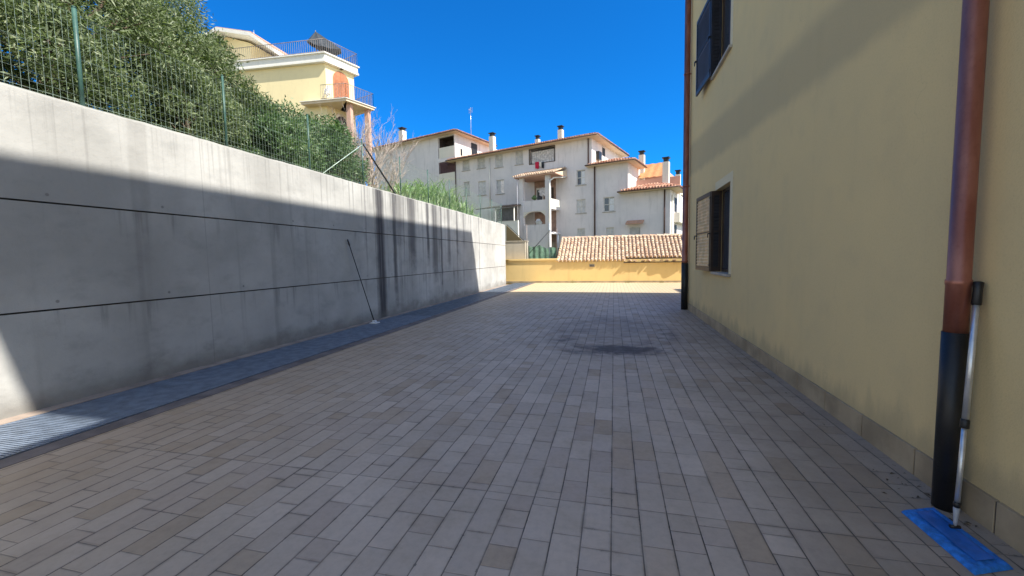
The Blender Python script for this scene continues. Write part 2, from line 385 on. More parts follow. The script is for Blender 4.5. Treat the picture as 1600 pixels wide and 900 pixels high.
M_PAVE = mat_paving(); M_CONC = mat_concrete()
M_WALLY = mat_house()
M_BOUND = mat_plaster('ochre_plaster', (.86, .62, .26), (.78, .56, .26), .5, .3)
M_GREYP = mat_plaster('grey_plaster', (.76, .71, .70), (.62, .59, .59), .6, .45)
M_CREAM = mat_plaster('cream_plaster', (.78, .73, .63), (.70, .65, .55), .5, .25)
M_VILLA = mat_plaster('pale_yellow_plaster', (.86, .72, .42), (.80, .67, .39), .5, .15)
M_WHITE = mat_plaster('white_trim', (.80, .77, .70), (.72, .69, .62), .5, .3)
M_SOFF = mat_plaster('eave_soffit', (.72, .58, .42), (.64, .5, .36), .5, .2)
M_PINK = mat_plaster('pink_render', (.62, .38, .29), (.56, .34, .26), .5, .3)
M_PLINTH = simple('plinth_tile', (.40, .31, .20), .7, sc=2.5, var=.3)
M_GAP = simple('dark_joint', (.06, .057, .054), .95, sc=3, dirtamt=0)
M_BLACK = simple('black_plastic', (.012, .012, .014), .42, sc=6, var=.4, dirt=(.06, .055, .05), dirtamt=.25)
M_COPPER = mat_copper()
M_STEEL = simple('zinc_steel', (.21, .26, .34), .45, .25, sc=7, var=.3, dirtamt=.2)
M_ALU = simple('brushed_aluminium', (.70, .71, .73), .30, .75, sc=14, var=.15, dirtamt=.12)
M_GREENPOST = simple('green_post', (.05, .12, .10), .45, sc=8, var=.3)
M_MESH = simple('fence_wire', (.50, .62, .54), .5, .2, sc=8, var=.3, dirtamt=0)
M_BRACE = simple('black_brace', (.02, .024, .024), .5, sc=8, var=.3)
M_STONE = simple('sill_stone', (.42, .38, .33), .65, sc=5, var=.2)
M_DARKWOOD = simple('dark_shutter_paint', (.022, .022, .03), .45, sc=5, var=.3, dirtamt=.15)
M_BROWNW = simple('brown_frame', (.05, .028, .018), .5, sc=5, var=.3)
M_SLAT = simple('lit_beige_slat', (.82, .58, .31), .6, sc=5, var=.25)  # beige brightened to hold the light the slats catch
M_INT = simple('dark_interior', (.012, .012, .016), .6, sc=4, dirtamt=0)
M_ORANGE = simple('orange_wood', (.44, .16, .07), .55, sc=5, var=.25)
M_AWN = simple('orange_awning', (.55, .25, .10), .75, sc=3, var=.15, dirtamt=.1)
M_BLUE = simple('blue_microfibre', (.025, .23, .74), .8, sc=30, var=.35, bump=.6, dirt=(.02, .05, .14), dirtamt=.5)
M_BLUEP = simple('blue_plastic', (.015, .14, .50), .45, sc=12, var=.3, dirtamt=.2)
M_WPLAS = simple('white_plastic', (.75, .75, .76), .4, sc=8, var=.1, dirtamt=.15)
M_RAIL = simple('brown_grey_railing', (.26, .22, .20), .5, .3, sc=6, var=.3)
M_SHUT = simple('grey_roller_shutter', (.62, .61, .60), .6, sc=3, var=.2)
M_SHUTF = simple('pale_window_frame', (.66, .63, .58), .6, sc=3, var=.15)
M_JOINT = simple('grey_joint', (.42, .43, .46), .4, sc=8)
M_RED = simple('red_cloth', (.62, .02, .07), .85, sc=9, var=.3, dirtamt=.1)
M_NAVY = simple('dark_parasol_cloth', (.030, .040, .050), .7, sc=4, var=.3, dirtamt=.1)
M_NET = simple('green_net', (.10, .20, .13), .8, sc=5, var=.4)
M_CURT = simple('striped_curtain', (.72, .70, .70), .85, sc=6, var=.3)
M_ROOFN = mat_tiles('faded_clay_tile', [(.44, .27, .18), (.62, .45, .31), (.72, .57, .41), (.54, .36, .25), (.68, .54, .41), (.46, .29, .2)])
M_ROOFF = mat_tiles('red_clay_tile', [(.34, .14, .085), (.46, .22, .14), (.56, .33, .22), (.40, .20, .14), (.30, .13, .09)])
M_BARK = simple('bark', (.12, .085, .06), .9, sc=10, var=.4, bump=.6)
M_TWIG = simple('dry_twig', (.55, .46, .40), .9, sc=10, var=.35, bump=.3)
M_LEAF1 = mat_leaf('willow_leaf', [(0., (.060, .088, .040)), (.3, (.110, .150, .068)), (.6, (.170, .220, .105)), (.85, (.28, .33, .19)), (1., (.44, .46, .32))])
M_LEAF2 = mat_leaf('glossy_leaf', [(0., (.045, .085, .036)), (.35, (.085, .160, .062)), (.7, (.16, .25, .11)), (1., (.38, .43, .29))])
M_REED = mat_leaf('reed_leaf', [(0., (.08, .15, .06)), (.35, (.20, .33, .12)), (.7, (.36, .48, .25)), (1., (.58, .64, .45))])
M_DRYG = mat_leaf('dry_grass_leaf', [(0., (.16, .14, .07)), (.5, (.28, .25, .14)), (1., (.42, .38, .24))])
M_EARTH = mat_earth()
M_GROUND = simple('far_ground', (.17, .16, .13), .95, sc=.4, var=.4)
M_BLOCK = mat_plaster('bare_cement_render', (.50, .45, .36), (.42, .38, .31), .6, .5)
M_GLASS = NT('window_glass').out((.05, .06, .08), .06, 0., .8)

# ------------------------------------------------------------------ ground, paving, hill
struct('ground', MB().add([(-900, -900, -.6), (900, -900, -.6), (900, 900, -.6), (-900, 900, -.6)], [(0,1,2,3)]), M_GROUND)
XW, XR = -5.79, 1.97
XG0, XG1 = -5.62, -4.62         # grating over the light well
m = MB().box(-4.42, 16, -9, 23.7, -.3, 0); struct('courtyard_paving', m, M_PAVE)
m = MB().box(XW-.3, XG0, -9, 22.1, -.3, .012)
struct('wall_kerb', m, simple('kerb_cement', (.34, .27, .22), .85, sc=3, var=.3))
m = MB().box(XG1, -4.424, -9, 23.7, -.3, .003)
struct('dark_kerb', m, simple('dark_kerb_stone', (.17, .14, .13), .8, sc=4, var=.35))
m = MB().box(XW-.3, XG1-.004, -9, 23.7, -.55, -.5); m.box(XG1-.02, XG1-.004, -9, 23.7, -.5, -.04)
m.box(XG0, XG0+.01, -9, 22.1, -.5, -.04); struct('light_well_floor', m, simple('well_dark', (.06, .07, .08), .8))
def hz(x, y):
    d = max(0., -6.3-x); s = min(1., max(0., (24-y)/14.)); s = .07+.20*s*s*(3-2*s)
    e = min(1., max(0., (y-19.5)/3.)); base = 3.12-1.75*e
    if y > 26: s = .07+.13*min(1, max(0, (-x-12)/10))
    return base + d*s + .12*math.sin(x*1.3+y*.7)*min(1, d) + .07*math.sin(x*3.1-y*2.3)*min(1, d)
vs = []; fs = []
xs = [-5.98-.25*i for i in range(20)] + [-11-.9*i for i in range(60)]; ys = [-12+.55*i for i in range(62)] + [22.5+1.2*i for i in range(45)]
for y in ys:
    for x in xs: vs.append((x, y, hz(x, y)))
nx = len(xs)
for j in range(len(ys)-1):
    for i in range(nx-1): fs.append((j*nx+i, (j+1)*nx+i, (j+1)*nx+i+1, j*nx+i+1))
hill = struct('hillside', MB().add(vs, fs), M_EARTH)
for p_ in hill.data.polygons: p_.use_smooth = True
# lower terrace ground behind the ochre wall
struct('back_terrace', MB().box(-5.97, 40, 24.0, 90, -.6, .9), M_EARTH)

# ------------------------------------------------------------------ steel grating over the light well
gr = thing('floor_grating', (-5.12, 8, 0), 'long dark galvanised steel grating strip along the foot of the concrete wall', 'grating')
m = MB(); y = -4.
while y < 23.6:
    m.box(XG0+.012, XG1-.032, y, y+.019, -.032, 0.004); y += .030 if y < 10 else .060
m.build('bearing_bars', M_STEEL, gr)
m = MB()
for i in range(8):
    x = XG0+.05+i*.122; m.box(x, x+.005, -4, 23.6, -.012, -.001)
m.build('cross_rods', M_STEEL, gr)
m = MB(); y = -4.
while y < 23.6:
    m.box(XG0+.004, XG1-.022, y-.006, y, -.036, .007); y += 1.0
m.box(XG0+.004, XG0+.012, -4, 23.6, -.036, .007).box(XG1-.032, XG1-.022, -4, 23.6, -.036, .007)
m.build('frame', M_STEEL, gr)

# ------------------------------------------------------------------ concrete retaining wall
rw = thing('retaining_wall', (-5.9, 8, 0), 'long grey concrete retaining wall with black drip stains and two horizontal joints', 'concrete wall')
random.seed(3)
segs = [-9, 1.6, 9.3, 16.9, 19.9, 22.1]
for i in range(len(segs)-1):
    a, b = segs[i]+(.006 if i else 0), segs[i+1]-(.006 if i < len(segs)-2 else 0)
    for z0, z1 in ((-.2, 1.021), (1.040, 2.151), (2.170, 3.30)):
        m = MB()
        if z1 < 3.2: m.box(XW, XW-.10, a, b, z0, z1)
        else:   # slightly ragged crest
            n = max(3, int((b-a)/.12)); top = []
            for k in range(n+1):
                top.append((a+(b-a)*k/n, 3.285+random.uniform(-.005, .005)+.004*math.sin(k*.31)))
            pts = [(a, z0)]+[(b, z0)]+top[::-1]
            m.prismx(pts, XW-.22, XW)
        m.build('cast_panel', M_CONC, rw)
MB().box(XW-.25, XW-.03, -8.98, 22.06, -.5, 3.20).build('core', M_GAP, rw)
MB().box(XW-.34, XW-.225, 22.0, 22.1, 0, 3.2).build('end_return', M_CONC, rw)

# ------------------------------------------------------------------ fence on top of the wall
XF = -5.93
def post_h(y): return 4.36
fe = thing('mesh_fence', (XF, 9, 3.28), 'green wire mesh fence on thin posts along the crest of the concrete wall', 'fence')
py = [-1.9, -.07, 1.76, 3.59, 5.42, 7.27, 9.1, 10.93, 12.76, 14.6, 16.42, 18.25, 20.1, 21.9]
for y in py:
    rp = .022 if y < 4 else .0155
    m = MB().tube([(XF, y, 3.2), (XF, y, 4.40)], rp, 10); m.tube([(XF, y, 4.40), (XF, y, 4.415)], [rp*1.2, rp*.8], 10)
    m.build('post', M_GREENPOST, fe)
m = MB(); random.seed(5); y = -2.
def wire(a, b, t=.0021):
    a = Vector(a); b = Vector(b); d = b-a; ax = Vector((t, 0, 0)); bx = d.cross(ax).normalized()*t
    m.add([a-ax, a+bx, a+ax, b-ax, b+bx, b+ax], [(0,1,4,3),(1,2,5,4),(2,0,3,5)], raw=True)
while y < 21.9:
    xj = XF+random.uniform(-.004, .004); wire((xj, y, 3.30), (xj, y+random.uniform(-.008, .008), 4.34)); y += .062
for k in range(11):
    z = 3.33+k*.10; y = -2.; zp = z
    while y < 21.8:
        zn = z+random.uniform(-.009, .009); wire((XF+.004, y, zp), (XF+.004, y+.186, zn), .0019); zp = zn; y += .186
for z in (3.36, 3.85, 4.33): wire((XF-.006, -2, z), (XF-.006, 21.9, z), .0034)
m.build('wire_mesh', M_MESH, fe)
MB().tube([(XF+.02, 9.14, 4.30), (XF+.02, 10.62, 3.29)], .021, 8).build('brace', M_BRACE, fe)
MB().tube([(XF+.02, 9.06, 4.26), (XF+.02, 7.62, 3.32)], .009, 8).build('brace', M_MESH, fe)
MB().tube([(XF+.02, 21.9, 4.2), (XF+.05, 20.7, 3.3)], .018, 8).build('brace', M_BRACE, fe)

# ------------------------------------------------------------------ yellow house on the right (its eave throws the big shade)
HT = 11.5; YE = 12.22
EX = 1.21                       # eave line
yh = thing('yellow_house', (4, 6, 0), 'yellow plastered house wall close on the right with two shuttered windows', 'house')
win = []                        # (y0,y1,z0,z1)
w1 = (8.02, 9.12, 1.14, 2.76); w2 = (8.22, 9.40, 5.08, 6.72)
# wall with two real openings: front skin is made of slabs butted around them
m = MB(); T = .35
def slab(y0, y1, z0, z1): m.box(XR, XR+T, y0, y1, z0, z1)
slab(1.3, w1[0], -.2, HT)
slab(w2[1], YE, -.2, HT)
slab(w1[0], w2[1], -.2, w1[2])
slab(w1[1], w2[1], w1[2], w1[3])
slab(w1[0], w2[1], w1[3], w2[2])
slab(w1[0], w2[0], w2[2], w2[3])
slab(w1[0], w2[1], w2[3], HT)
m.box(XR+T, 12, YE-.35, YE, -.2, HT)
m.box(XR+T, 12, 1.3, 1.6, -.2, HT)
m.box(10.7, 16, YE, 16.9, -.2, 10.4)
m.box(11.6, 12, 1.6, YE-.35, -.2, HT)
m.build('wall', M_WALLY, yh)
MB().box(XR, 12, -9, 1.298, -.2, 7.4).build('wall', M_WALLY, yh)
# eaves: main roof and the lower wing
def sun_y(zc): return 0
YN = 2.86-.228*HT               # near verge -> edge of the sunlit patch on the floor
YF = 17.17-.228*HT
m = MB().box(EX, XR-.002, YN, YF, HT-.16, HT).box(XR-.002, 13, YN, 1.298, HT-.16, HT).box(XR-.002, 13, YE+.002, YF, HT-.16, HT); m.build('eave', M_SOFF, yh)
m = MB().prismy([(EX+.02, HT+.002), (13, HT+.002), (7, HT+2.0)], YN+.02, YF-.02); m.build('roof', M_ROOFF, yh)
MB().box(EX-.02, XR-.001, -9, 1.3, 7.40, 7.58).box(XR, 13, -9, 1.298, 7.402, 7.58).build('lower_eave', M_SOFF, yh)
# plinth tiles
m = MB(); y = -1.
while y < YE-.02:
    m.box(XR-.022, XR+.01, y+.003, min(y+.60, YE+.02)-.003, -.05, .178); y += .605
pl = m.build('plinth', M_PLINTH, yh, bevel=.003)
MB().box(XR-.016, XR+.005, -1, YE+.01, -.05, .172).build('plinth_grout', M_GAP, yh)
# copper downpipes with black iron feet
def downpipe(xc, yc, r, zt, ztop):
    m = MB(); zs = [ztop, 4.0, 3.96, 3.94, 3.90, 1.36, 1.34, 1.32, 1.30, zt]
    m = MB().tube([(xc, yc, zt), (xc, yc, 1.30), (xc, yc, 1.305), (xc, yc, 1.33), (xc, yc, 1.335), (xc, yc, ztop)], [r*1.04, r*1.04, r*1.1, r*1.1, r, r], 28)
    p = m.build('downpipe', M_COPPER, yh)
    m = MB().tube([(xc, yc, -.02), (xc, yc, zt)], [r*1.14, r*1.14], 28); m.build('iron_foot', M_BLACK, p)
    for z in (3.3, 6.2):
        m = MB().tube([(xc, yc, z), (xc, yc, z+.035)], r*1.12, 24).box(xc, XR+.01, yc-.012, yc+.012, z+.005, z+.03); m.build('bracket', M_COPPER, p)
downpipe(1.878, 2.85, .0505, 1.035, HT)
downpipe(1.868, 12.06, .075, 1.26, HT)
# windows
def house_window(w, slat_mat0, frame_mat, zt):
    slat_mat = slat_mat0
    y0, y1, z0, z1 = w
    m = MB()
    for a, b, c, d in ((y0, y0+.06, z0, z1), (y1-.06, y1, z0, z1), (y0+.06, y1-.06, z0, z0+.06), (y0+.06, y1-.06, z1-.06, z1), ((y0+y1)/2-.04, (y0+y1)/2+.04, z0+.06, z1-.06)):
        m.box(XR+.13, XR+.19, a, b, c, d)
    f = m.build('window', M_BROWNW, yh)
    MB().box(XR+.155, XR+.165, y0+.06, y1-.06, z0+.06, z1-.06).build('pane', M_GLASS, f)
    MB().box(XR+.22, XR+.24, y0-.1, y1+.1, z0-.1, z1+.1).build('dark_room', M_INT, f)
    MB().box(XR-.055, XR+.13, y0-.13, y1+.08, z0-.045, z0+.002).build('sill', M_STONE, yh, bevel=.004)
    m = MB()                              # painted surround band, proud 3 mm
    m.box(XR-.004, XR+.001, y0-.15, y0, z0+.004, z1+.15)
    m.box(XR-.004, XR+.001, y0, y1, z1, z1+.15); m.build('surround', M_WALLY2, yh)
    # far leaf folded open on the wall, near leaf standing at right angles in the reveal
    L = (y1-y0)/2-.01+.55
    L = 1.08
    ang = R(3.5)
    def leaf(hy, hx, dy, dx, L, frame_mat=frame_mat):
        d = Vector((dx, dy, 0)).normalized(); nrm = Vector((-d.y, d.x, 0))
        if nrm.x > 0: nrm = -nrm
        H = Vector((hx, hy, 0))
        def bx(mb, u0, u1, z0_, z1_, t0, t1):
            vs = []
            for z in (z0_, z1_):
                for u, t in ((u0, t0), (u1, t0), (u1, t1), (u0, t1)): vs.append(H+d*u+nrm*t+Vector((0, 0, z)))
            mb.add(vs, [(0,3,2,1),(4,5,6,7),(0,1,5,4),(1,2,6,5),(2,3,7,6),(3,0,4,7)], raw=True)
        sh = MB(); e = .05
        for a, b, c, dd in ((0, e, z0+.01, z1-.01), (L-e, L, z0+.01, z1-.01), (e, L-e, z0+.01, z0+.10), (e, L-e, z1-.09, z1-.01), (e, L-e, (z0+z1)/2-.012, (z0+z1)/2+.012)):
            bx(sh, a, b, c, dd, 0, .038)
        s = sh.build('shutter', frame_mat, yh)
        cp_ = MB(); bx(cp_, e, L-e, z0+.10, z1-.09, .014, .020); cp_.build('backing_board', M_DARKWOOD if L < .5 else slat_mat, s)
        for half_ in (0, 1):
          sl = MB(); z = z0+.11 if not half_ else (z0+z1)/2+.035
          while z < ((z0+z1)/2-.085 if not half_ else z1-.15):
                P = [H+d*e+nrm*.004+Vector((0,0,z+.050)), H+d*(L-e)+nrm*.004+Vector((0,0,z+.050)), H+d*(L-e)+nrm*.036+Vector((0,0,z)), H+d*e+nrm*.036+Vector((0,0,z))]
                sl.add(P+[q+Vector((0,0,.007)) for q in P], [(0,1,2,3),(7,6,5,4),(0,4,5,1),(1,5,6,2),(2,6,7,3),(3,7,4,0)], raw=True)
                z += .068
          sl.build('louvre_panel', slat_mat, s)
        for z in (z0+.12, z1-.15):
            hg = MB(); bx(hg, -.02, .05, z, z+.03, .038, .05); hg.build('hinge', M_BLACK, s)
        hg = MB(); bx(hg, L-.03, L+.05, (z0+z1)/2-.05, (z0+z1)/2-.03, .02, .07); bx(hg, L+.035, L+.05, (z0+z1)/2-.12, (z0+z1)/2-.0505, .05, .07)
        hg.build('catch', M_BLACK, s)
    leaf(y1+.02, XR-.055, math.cos(ang), -math.sin(ang), L)
    slat_mat = M_DARKWOOD; leaf(y1-.012, XR+.12, -.10, -1., .20)
M_WALLY2 = mat_plaster('surround_plaster', (.78, .66, .44), (.72, .61, .41), .5, .2)
house_window(w1, M_SLAT, M_BROWNW, 0)
house_window(w2, simple('blue_grey_shutter', (.085, .09, .125), .5), M_DARKWOOD, 0)

# ------------------------------------------------------------------ flat mop by the near pipe
mp = thing('flat_mop', (1.72, 2.62, 0), 'blue flat mop with silver telescopic pole leaning on the copper downpipe', 'mop')
b0 = onz(1492, 822, .045); top = onx(1529, 440, 1.935)
d = (top-b0).normalized(); Lp = (top-b0).length
m = MB().tube([b0+d*.10, b0+d*(.10+(Lp-.1)*.36)], .0115, 14, raw=True); m.build('lower_pole', M_ALU, mp)
m = MB().tube([b0+d*(.10+(Lp-.1)*.36), b0+d*(Lp-.10)], .0145, 14, raw=True); m.build('upper_pole', M_ALU, mp)
k = .10+(Lp-.1)*.36
m = MB().tube([b0+d*(k-.022), b0+d*(k-.018), b0+d*(k+.022), b0+d*(k+.026)], [.016, .019, .019, .016], 14, raw=True); m.build('lock_collar', M_BLACK, mp)
m = MB().tube([b0+d*(Lp-.13), b0+d*(Lp-.125), b0+d*(Lp-.04), b0+d*(Lp-.005), b0+d*Lp], [.017, .021, .020, .023, .014], 16, raw=True); m.build('grip', M_BLACK, mp)
m = MB().tube([b0+d*.125, b0+d*.112, b0+d*.10, b0+d*.095], [.016, .016, .014, .010], 14, raw=True); m.build('ring', M_BLACK, mp)
m = MB().tube([b0+d*.095, b0+d*.06, b0+d*.03, b0], [.014, .011, .009, .006], 12, raw=True)
j_ = m.build('joint', M_JOINT, mp)
m = MB().tube([b0-Vector((.022, 0, .003)), b0+Vector((.022, 0, -.003))], .009, 10, raw=True); m.build('pivot', M_BLACK, j_)
A = onz(1408, 795, .02); B = onz(1460, 790, .02); C_ = onz(1585, 884, .02); D_ = onz(1523, 893, .02)
def quadstrip(A, B, C, D, nu, nv, zf):
    vs = []; fs = []
    for i in range(nu+1):
        for j in range(nv+1):
            u = i/nu; v = j/nv
            p = A.lerp(D, u).lerp(B.lerp(C, u), v); vs.append((p.x, p.y, zf(u, v)))
    for i in range(nu):
        for j in range(nv): fs.append((i*(nv+1)+j, (i+1)*(nv+1)+j, (i+1)*(nv+1)+j+1, i*(nv+1)+j+1))
    return vs, fs
def padz(u, v):
    e = min(u/.05, (1-u)/.05, v/.14, (1-v)/.14, 1); e = max(0, e)
    return .002 + .019*math.sqrt(max(0, 1-(1-e)**2)) + .0016*math.sin(u*61+v*9)*e + .002*math.sin(u*17-v*23)*e
vs, fs = quadstrip(A, B, C_, D_, 60, 16, padz); n_ = len(vs)
m = MB().add(vs, fs)
o = m.build('mop_pad', M_BLUE, mp)
for p_ in o.data.polygons: p_.use_smooth = True
cx = lambda a, b, t: a.lerp(b, t)
A2 = A.lerp(C_, .24); ctr = (A+B+C_+D_)/4
sh = lambda q, k1: ctr + (q-ctr)*k1
l_ = ((D_-A)+(C_-B)).normalized(); w__ = (B-A)*.5
def pl_(su, sv): return ctr + (D_-A)*.40*su + w__*.50*sv
vs, fs = quadstrip(pl_(-1, -1), pl_(-1, 1), pl_(1, 1), pl_(1, -1), 24, 8, lambda u, v: .0275+.006*(1-abs(2*v-1)**3)*(1-abs(2*u-1)**9))
mm = MB().add(vs, fs); o = mm.build('mop_plate', M_BLUEP, mp)
# little bits of dry leaf and grit beside the pipe foot
random.seed(12)
m = MB()
for i in range(60):
    x = random.uniform(1.55, 1.93); y = random.choice([random.uniform(2.6, 3.3), random.uniform(2.4, 11.5)])
    if x < 1.75 and random.random() < .6: x += .15
    a = random.uniform(0, 6.28); L = random.uniform(.008, .022); W = L*.4
    c, s = math.cos(a), math.sin(a); z = .004
    m.add([(x-c*L, y-s*L, z), (x+s*W, y-c*W, z+.006), (x+c*L, y+s*L, z+.002), (x-s*W, y+c*W, z+.008)], [(0,1,2,3)])
tag(m.build('leaf_litter', simple('dry_leaf_bits', (.12, .085, .05), .9, sc=20, var=.5)), 'scattered dry leaf bits and grit along the foot of the yellow wall', 'litter', kind='stuff')

# ------------------------------------------------------------------ squeegee leaning on the concrete wall
sq = thing('floor_squeegee', (-5.6, 8.85, 0), 'thin dark pole with small white head leaning on the shaded concrete wall', 'squeegee')
b0 = onz(585, 503, .03); top = onx(543, 374, XW+.03); d = (top-b0).normalized(); Lp = (top-b0).length
MB().tube([b0+d*.06, b0+d*(Lp-.12)], .010, 10, raw=True).build('pole', M_BLACK, sq)
MB().tube([b0+d*(Lp-.14), b0+d*Lp], [.018, .016], 10, raw=True).build('grip', M_BLACK, sq)
MB().tube([b0+d*.02, b0+d*.07, b0+d*.34], [.018, .016, .014], 10, raw=True).build('sleeve', M_BLACK, sq)
m = MB().box(b0.x-.05, b0.x+.12, b0.y-.14, b0.y+.05, .006, .03); m.box(b0.x-.02, b0.x+.05, b0.y-.06, b0.y+.02, .03, .075)
m.build('head', M_WPLAS, sq, bevel=.006)

# ------------------------------------------------------------------ ochre end wall
bw = thing('boundary_wall', (-1, 23.75, 0), 'low ochre plastered wall closing the far end of the courtyard', 'boundary wall')
MB().box(-6.6, 16, 23.7, 23.95, -.3, 1.28).build('wall', M_BOUND, bw)
MB().box(-6.6, -3.12, 23.64, 24.0, 1.283, 1.40).build('coping', M_BOUND, bw, bevel=.01)
MB().box(-6.6, 16, 23.655, 23.699, -.02, .10).build('skirting', M_PLINTH, bw)
q = ony(925, 415, 23.7)
m = MB().box(q.x-.14, q.x+.14, 23.67, 23.699, q.z-.07, q.z+.07)
v_ = m.build('vent', M_STONE, bw)
m = MB()
for i in range(4): m.box(q.x-.12, q.x+.12, 23.662, 23.669, q.z-.055+i*.03, q.z-.043+i*.03)
m.build('louvre', M_GAP, v_)
for px_, s_ in ((896, .16), (980, .13), (1034, .1)):      # tufts of weed at its foot
    q = ony(px_, 440, 23.6)
    m = MB(); random.seed(px_)
    for i in range(40):
        a = random.uniform(0, 6.28); l = random.uniform(.06, s_*1.5); t = Vector((q.x+random.uniform(-s_, s_), 23.58+random.uniform(-.06, .02), .0))
        e = t+Vector((math.cos(a)*l*.5, math.sin(a)*l*.2-.03, l)); w_ = Vector((.006, .003, 0))
        m.add([t-w_, t+w_, e], [(0,1,2)], raw=True)
    tag(m.build('weed_tuft', M_DRYG), {896: 'dry weed tuft at the foot of the ochre wall below the small vent', 980: 'dry weed tuft at the ochre wall where the eave shadow begins', 1034: 'smallest weed tuft at the ochre wall nearest the yellow house'}[px_], 'weed')

# ------------------------------------------------------------------ clay tiled outbuilding behind the ochre wall
def coppo(m, P, along, up, nrm, L, r0, r1, seg=6, lip=.03):
    """one half-round tile from P up the slope"""
    n0 = len(m.v)
    for t, r in ((0, r0), (1, r1)):
        c = P+up*(L*t)+nrm*(lip if t == 0 else 0)
        for k in range(seg+1):
            th = math.pi*k/seg; m.v.append(tuple(c+along*(r*math.cos(th))+nrm*(r*.75*math.sin(th))))
    for k in range(seg): m.sm.add(len(m.f)); m.f.append((n0+k, n0+k+1, n0+seg+2+k, n0+seg+1+k))
    # closed front lip
    m.f.append(tuple(n0+k for k in range(seg+1)))
def tile_field(m, O, along, up, nrm, W, run, pitch=.23, course=.36, fr=None, jit=.006, seed=1):
    """covers a parallelogram / trapezoid: fr(s) -> (t0,t1) limits along slope at position s"""
    rnd = random.Random(seed); n = int(W/pitch)
    for i in range(n+1):
        s = i*pitch; a, b = fr(s) if fr else (0, run)
        t = a; j = 0
        while t < b-.05:
            L = min(course*1.12, b-t+.02)
            P = O+along*(s+rnd.uniform(-jit, jit))+up*(t+rnd.uniform(-jit, jit))+nrm*(.035+rnd.uniform(0, jit))
            ok = True
            coppo(m, P, along, up, nrm, L, pitch*.36, pitch*.29)
            # channel tile between
            P2 = P+along*(pitch*.5)-nrm*.05
            n0 = len(m.v)
            for tt, rr in ((0, pitch*.30), (1, pitch*.34)):
                c = P2+up*(L*tt)
                for k in range(4):
                    th = math.pi+math.pi*k/3; m.v.append(tuple(c+along*(rr*math.cos(th))+nrm*(rr*.6*math.sin(th)+.05)))
            for k in range(3): m.f.append((n0+k, n0+k+1, n0+5+k, n0+4+k))
            t += course; j += 1
ob = thing('tiled_outbuilding', (1.5, 25, .9), 'low outbuilding with faded clay tile roof behind the ochre wall', 'outbuilding')
RY0, RY1, RZ0, RZ1 = 23.635, 26.0, 1.20, 2.60
MB().box(-2.9, 14, 24.0, 28.5, .8, 1.36).prismx([(24.02, 1.361), (28.3, 1.361), (26, 2.42)], -2.85, 13.9).build('wall', M_BLOCK, ob)
up = Vector((0, RY1-RY0, RZ1-RZ0)).normalized(); nrm = Vector((0, -up.z, up.y)); run = math.hypot(RY1-RY0, RZ1-RZ0)
XS = .52                       # from here on the lowest course is missing
m = MB().add([(-3.1, RY0+.05, RZ0-.03), (XS, RY0+.05, RZ0-.03), (XS, RY0+.28, RZ0+.10), (14, RY0+.28, RZ0+.10), (14, RY1, RZ1-.02), (-3.1, RY1, RZ1-.02),
              (-3.1, 28.5, 1.3), (14, 28.5, 1.3)], [(0,1,2,3,4,5), (5,4,7,6)]); m.build('roof_deck', M_BLOCK, ob)
m = MB(); tile_field(m, Vector((-3.12, RY0, RZ0)), Vector((1,0,0)), up, nrm, 10.3, run, .212, .27, fr=lambda s: (0 if s < XS+3.12 else .30, run), jit=.010, seed=4)
m.build('roof_tiles', M_ROOFN, ob)
m = MB()
for i in range(26):
    x = -3.15+i*.40; n0 = len(m.v)
    for t, r in ((0, .105), (1, .085)):
        for k in range(8):
            th = math.pi*k/7; m.v.append((x+.43*t, RY1+r*1.1*math.cos(th), RZ1+.02+r*math.sin(th)+(.012 if t == 0 else 0)))
    for k in range(7): m.f.append((n0+k, n0+k+1, n0+9+k, n0+8+k))
m.build('ridge_tiles', M_ROOFN, ob)
MB().box(XS, 14, RY0+.30, RY0+.36, RZ0-.10, RZ0+.085).build('fascia_board', M_BROWNW, ob)
m = MB(); random.seed(2); x = XS
while x < 6.5:
    d_ = .07; pr_ = .115+.055*math.sin(x*2.3+1)+.035*math.sin(x*6.1); m.box(x, x+d_, 23.69-pr_, RY0+.25, RZ0-.105-random.uniform(0, .01), RZ0-.06); x += d_+.001
m.build('eave_plank', M_BROWNW, ob)
random.seed(8)
for i in range(11):             # broken tiles lying on the exposed plank
    x = XS+.35+i*.33+random.uniform(-.1, .1); n0 = 0; m = MB(); L = random.uniform(.16, .34); a = random.uniform(-.5, .5)
    al = Vector((math.cos(a), math.sin(a), random.uniform(-.15, .15))); upv = Vector((-math.sin(a), math.cos(a), .3)).normalized()
    coppo(m, Vector((x, RY0-.06, RZ0-.045)), al, upv, al.cross(upv), L*.6, .10, .085)
    o = m.build('broken_tile', M_ROOFN, ob)

# concrete stub, fence and green net left of the outbuilding
cs = thing('cement_pier', (-5.5, 24.3, .9), 'square bare cement block on the ochre wall end beside the retaining wall', 'pier')
a = ony(790, 378, 24.1); b = ony(821, 378, 24.1)
MB().box(a.x-.2, b.x, 24.05, 24.9, .9, a.z).build('block', M_BLOCK, cs, bevel=.01)
MB().box(a.x-.2, b.x+.03, 24.02, 24.95, a.z+.002, a.z+.05).build('cap', M_BLOCK, cs)
m = MB(); P = [(791, 352), (816, 376), (816, 380), (791, 380)]
m.prismy([(ony(*q, 25.6).x, ony(*q, 25.6).z) for q in P], 25.6, 25.75)
tag(m.build('sloping_wing_wall', mat_plaster('olive_render', (.15, .115, .06), (.12, .095, .05), .5, .3)), 'olive brown sloping wall end just behind the cement block', 'wall')
f2 = thing('wire_fence', (-4.2, 24.3, 1.4), 'rusty wire fence with braces left of the clay tile roof', 'fence')
for px_ in (823, 858, 870):
    q = ony(px_, 402, 24.25); t = ony(px_, {823: 351, 858: 348, 870: 356}[px_], 24.25)
    MB().tube([(q.x, 24.25, .9), (t.x, 24.25, t.z)], .022, 8).build('post', M_STEEL if px_ == 858 else M_RAIL, f2)
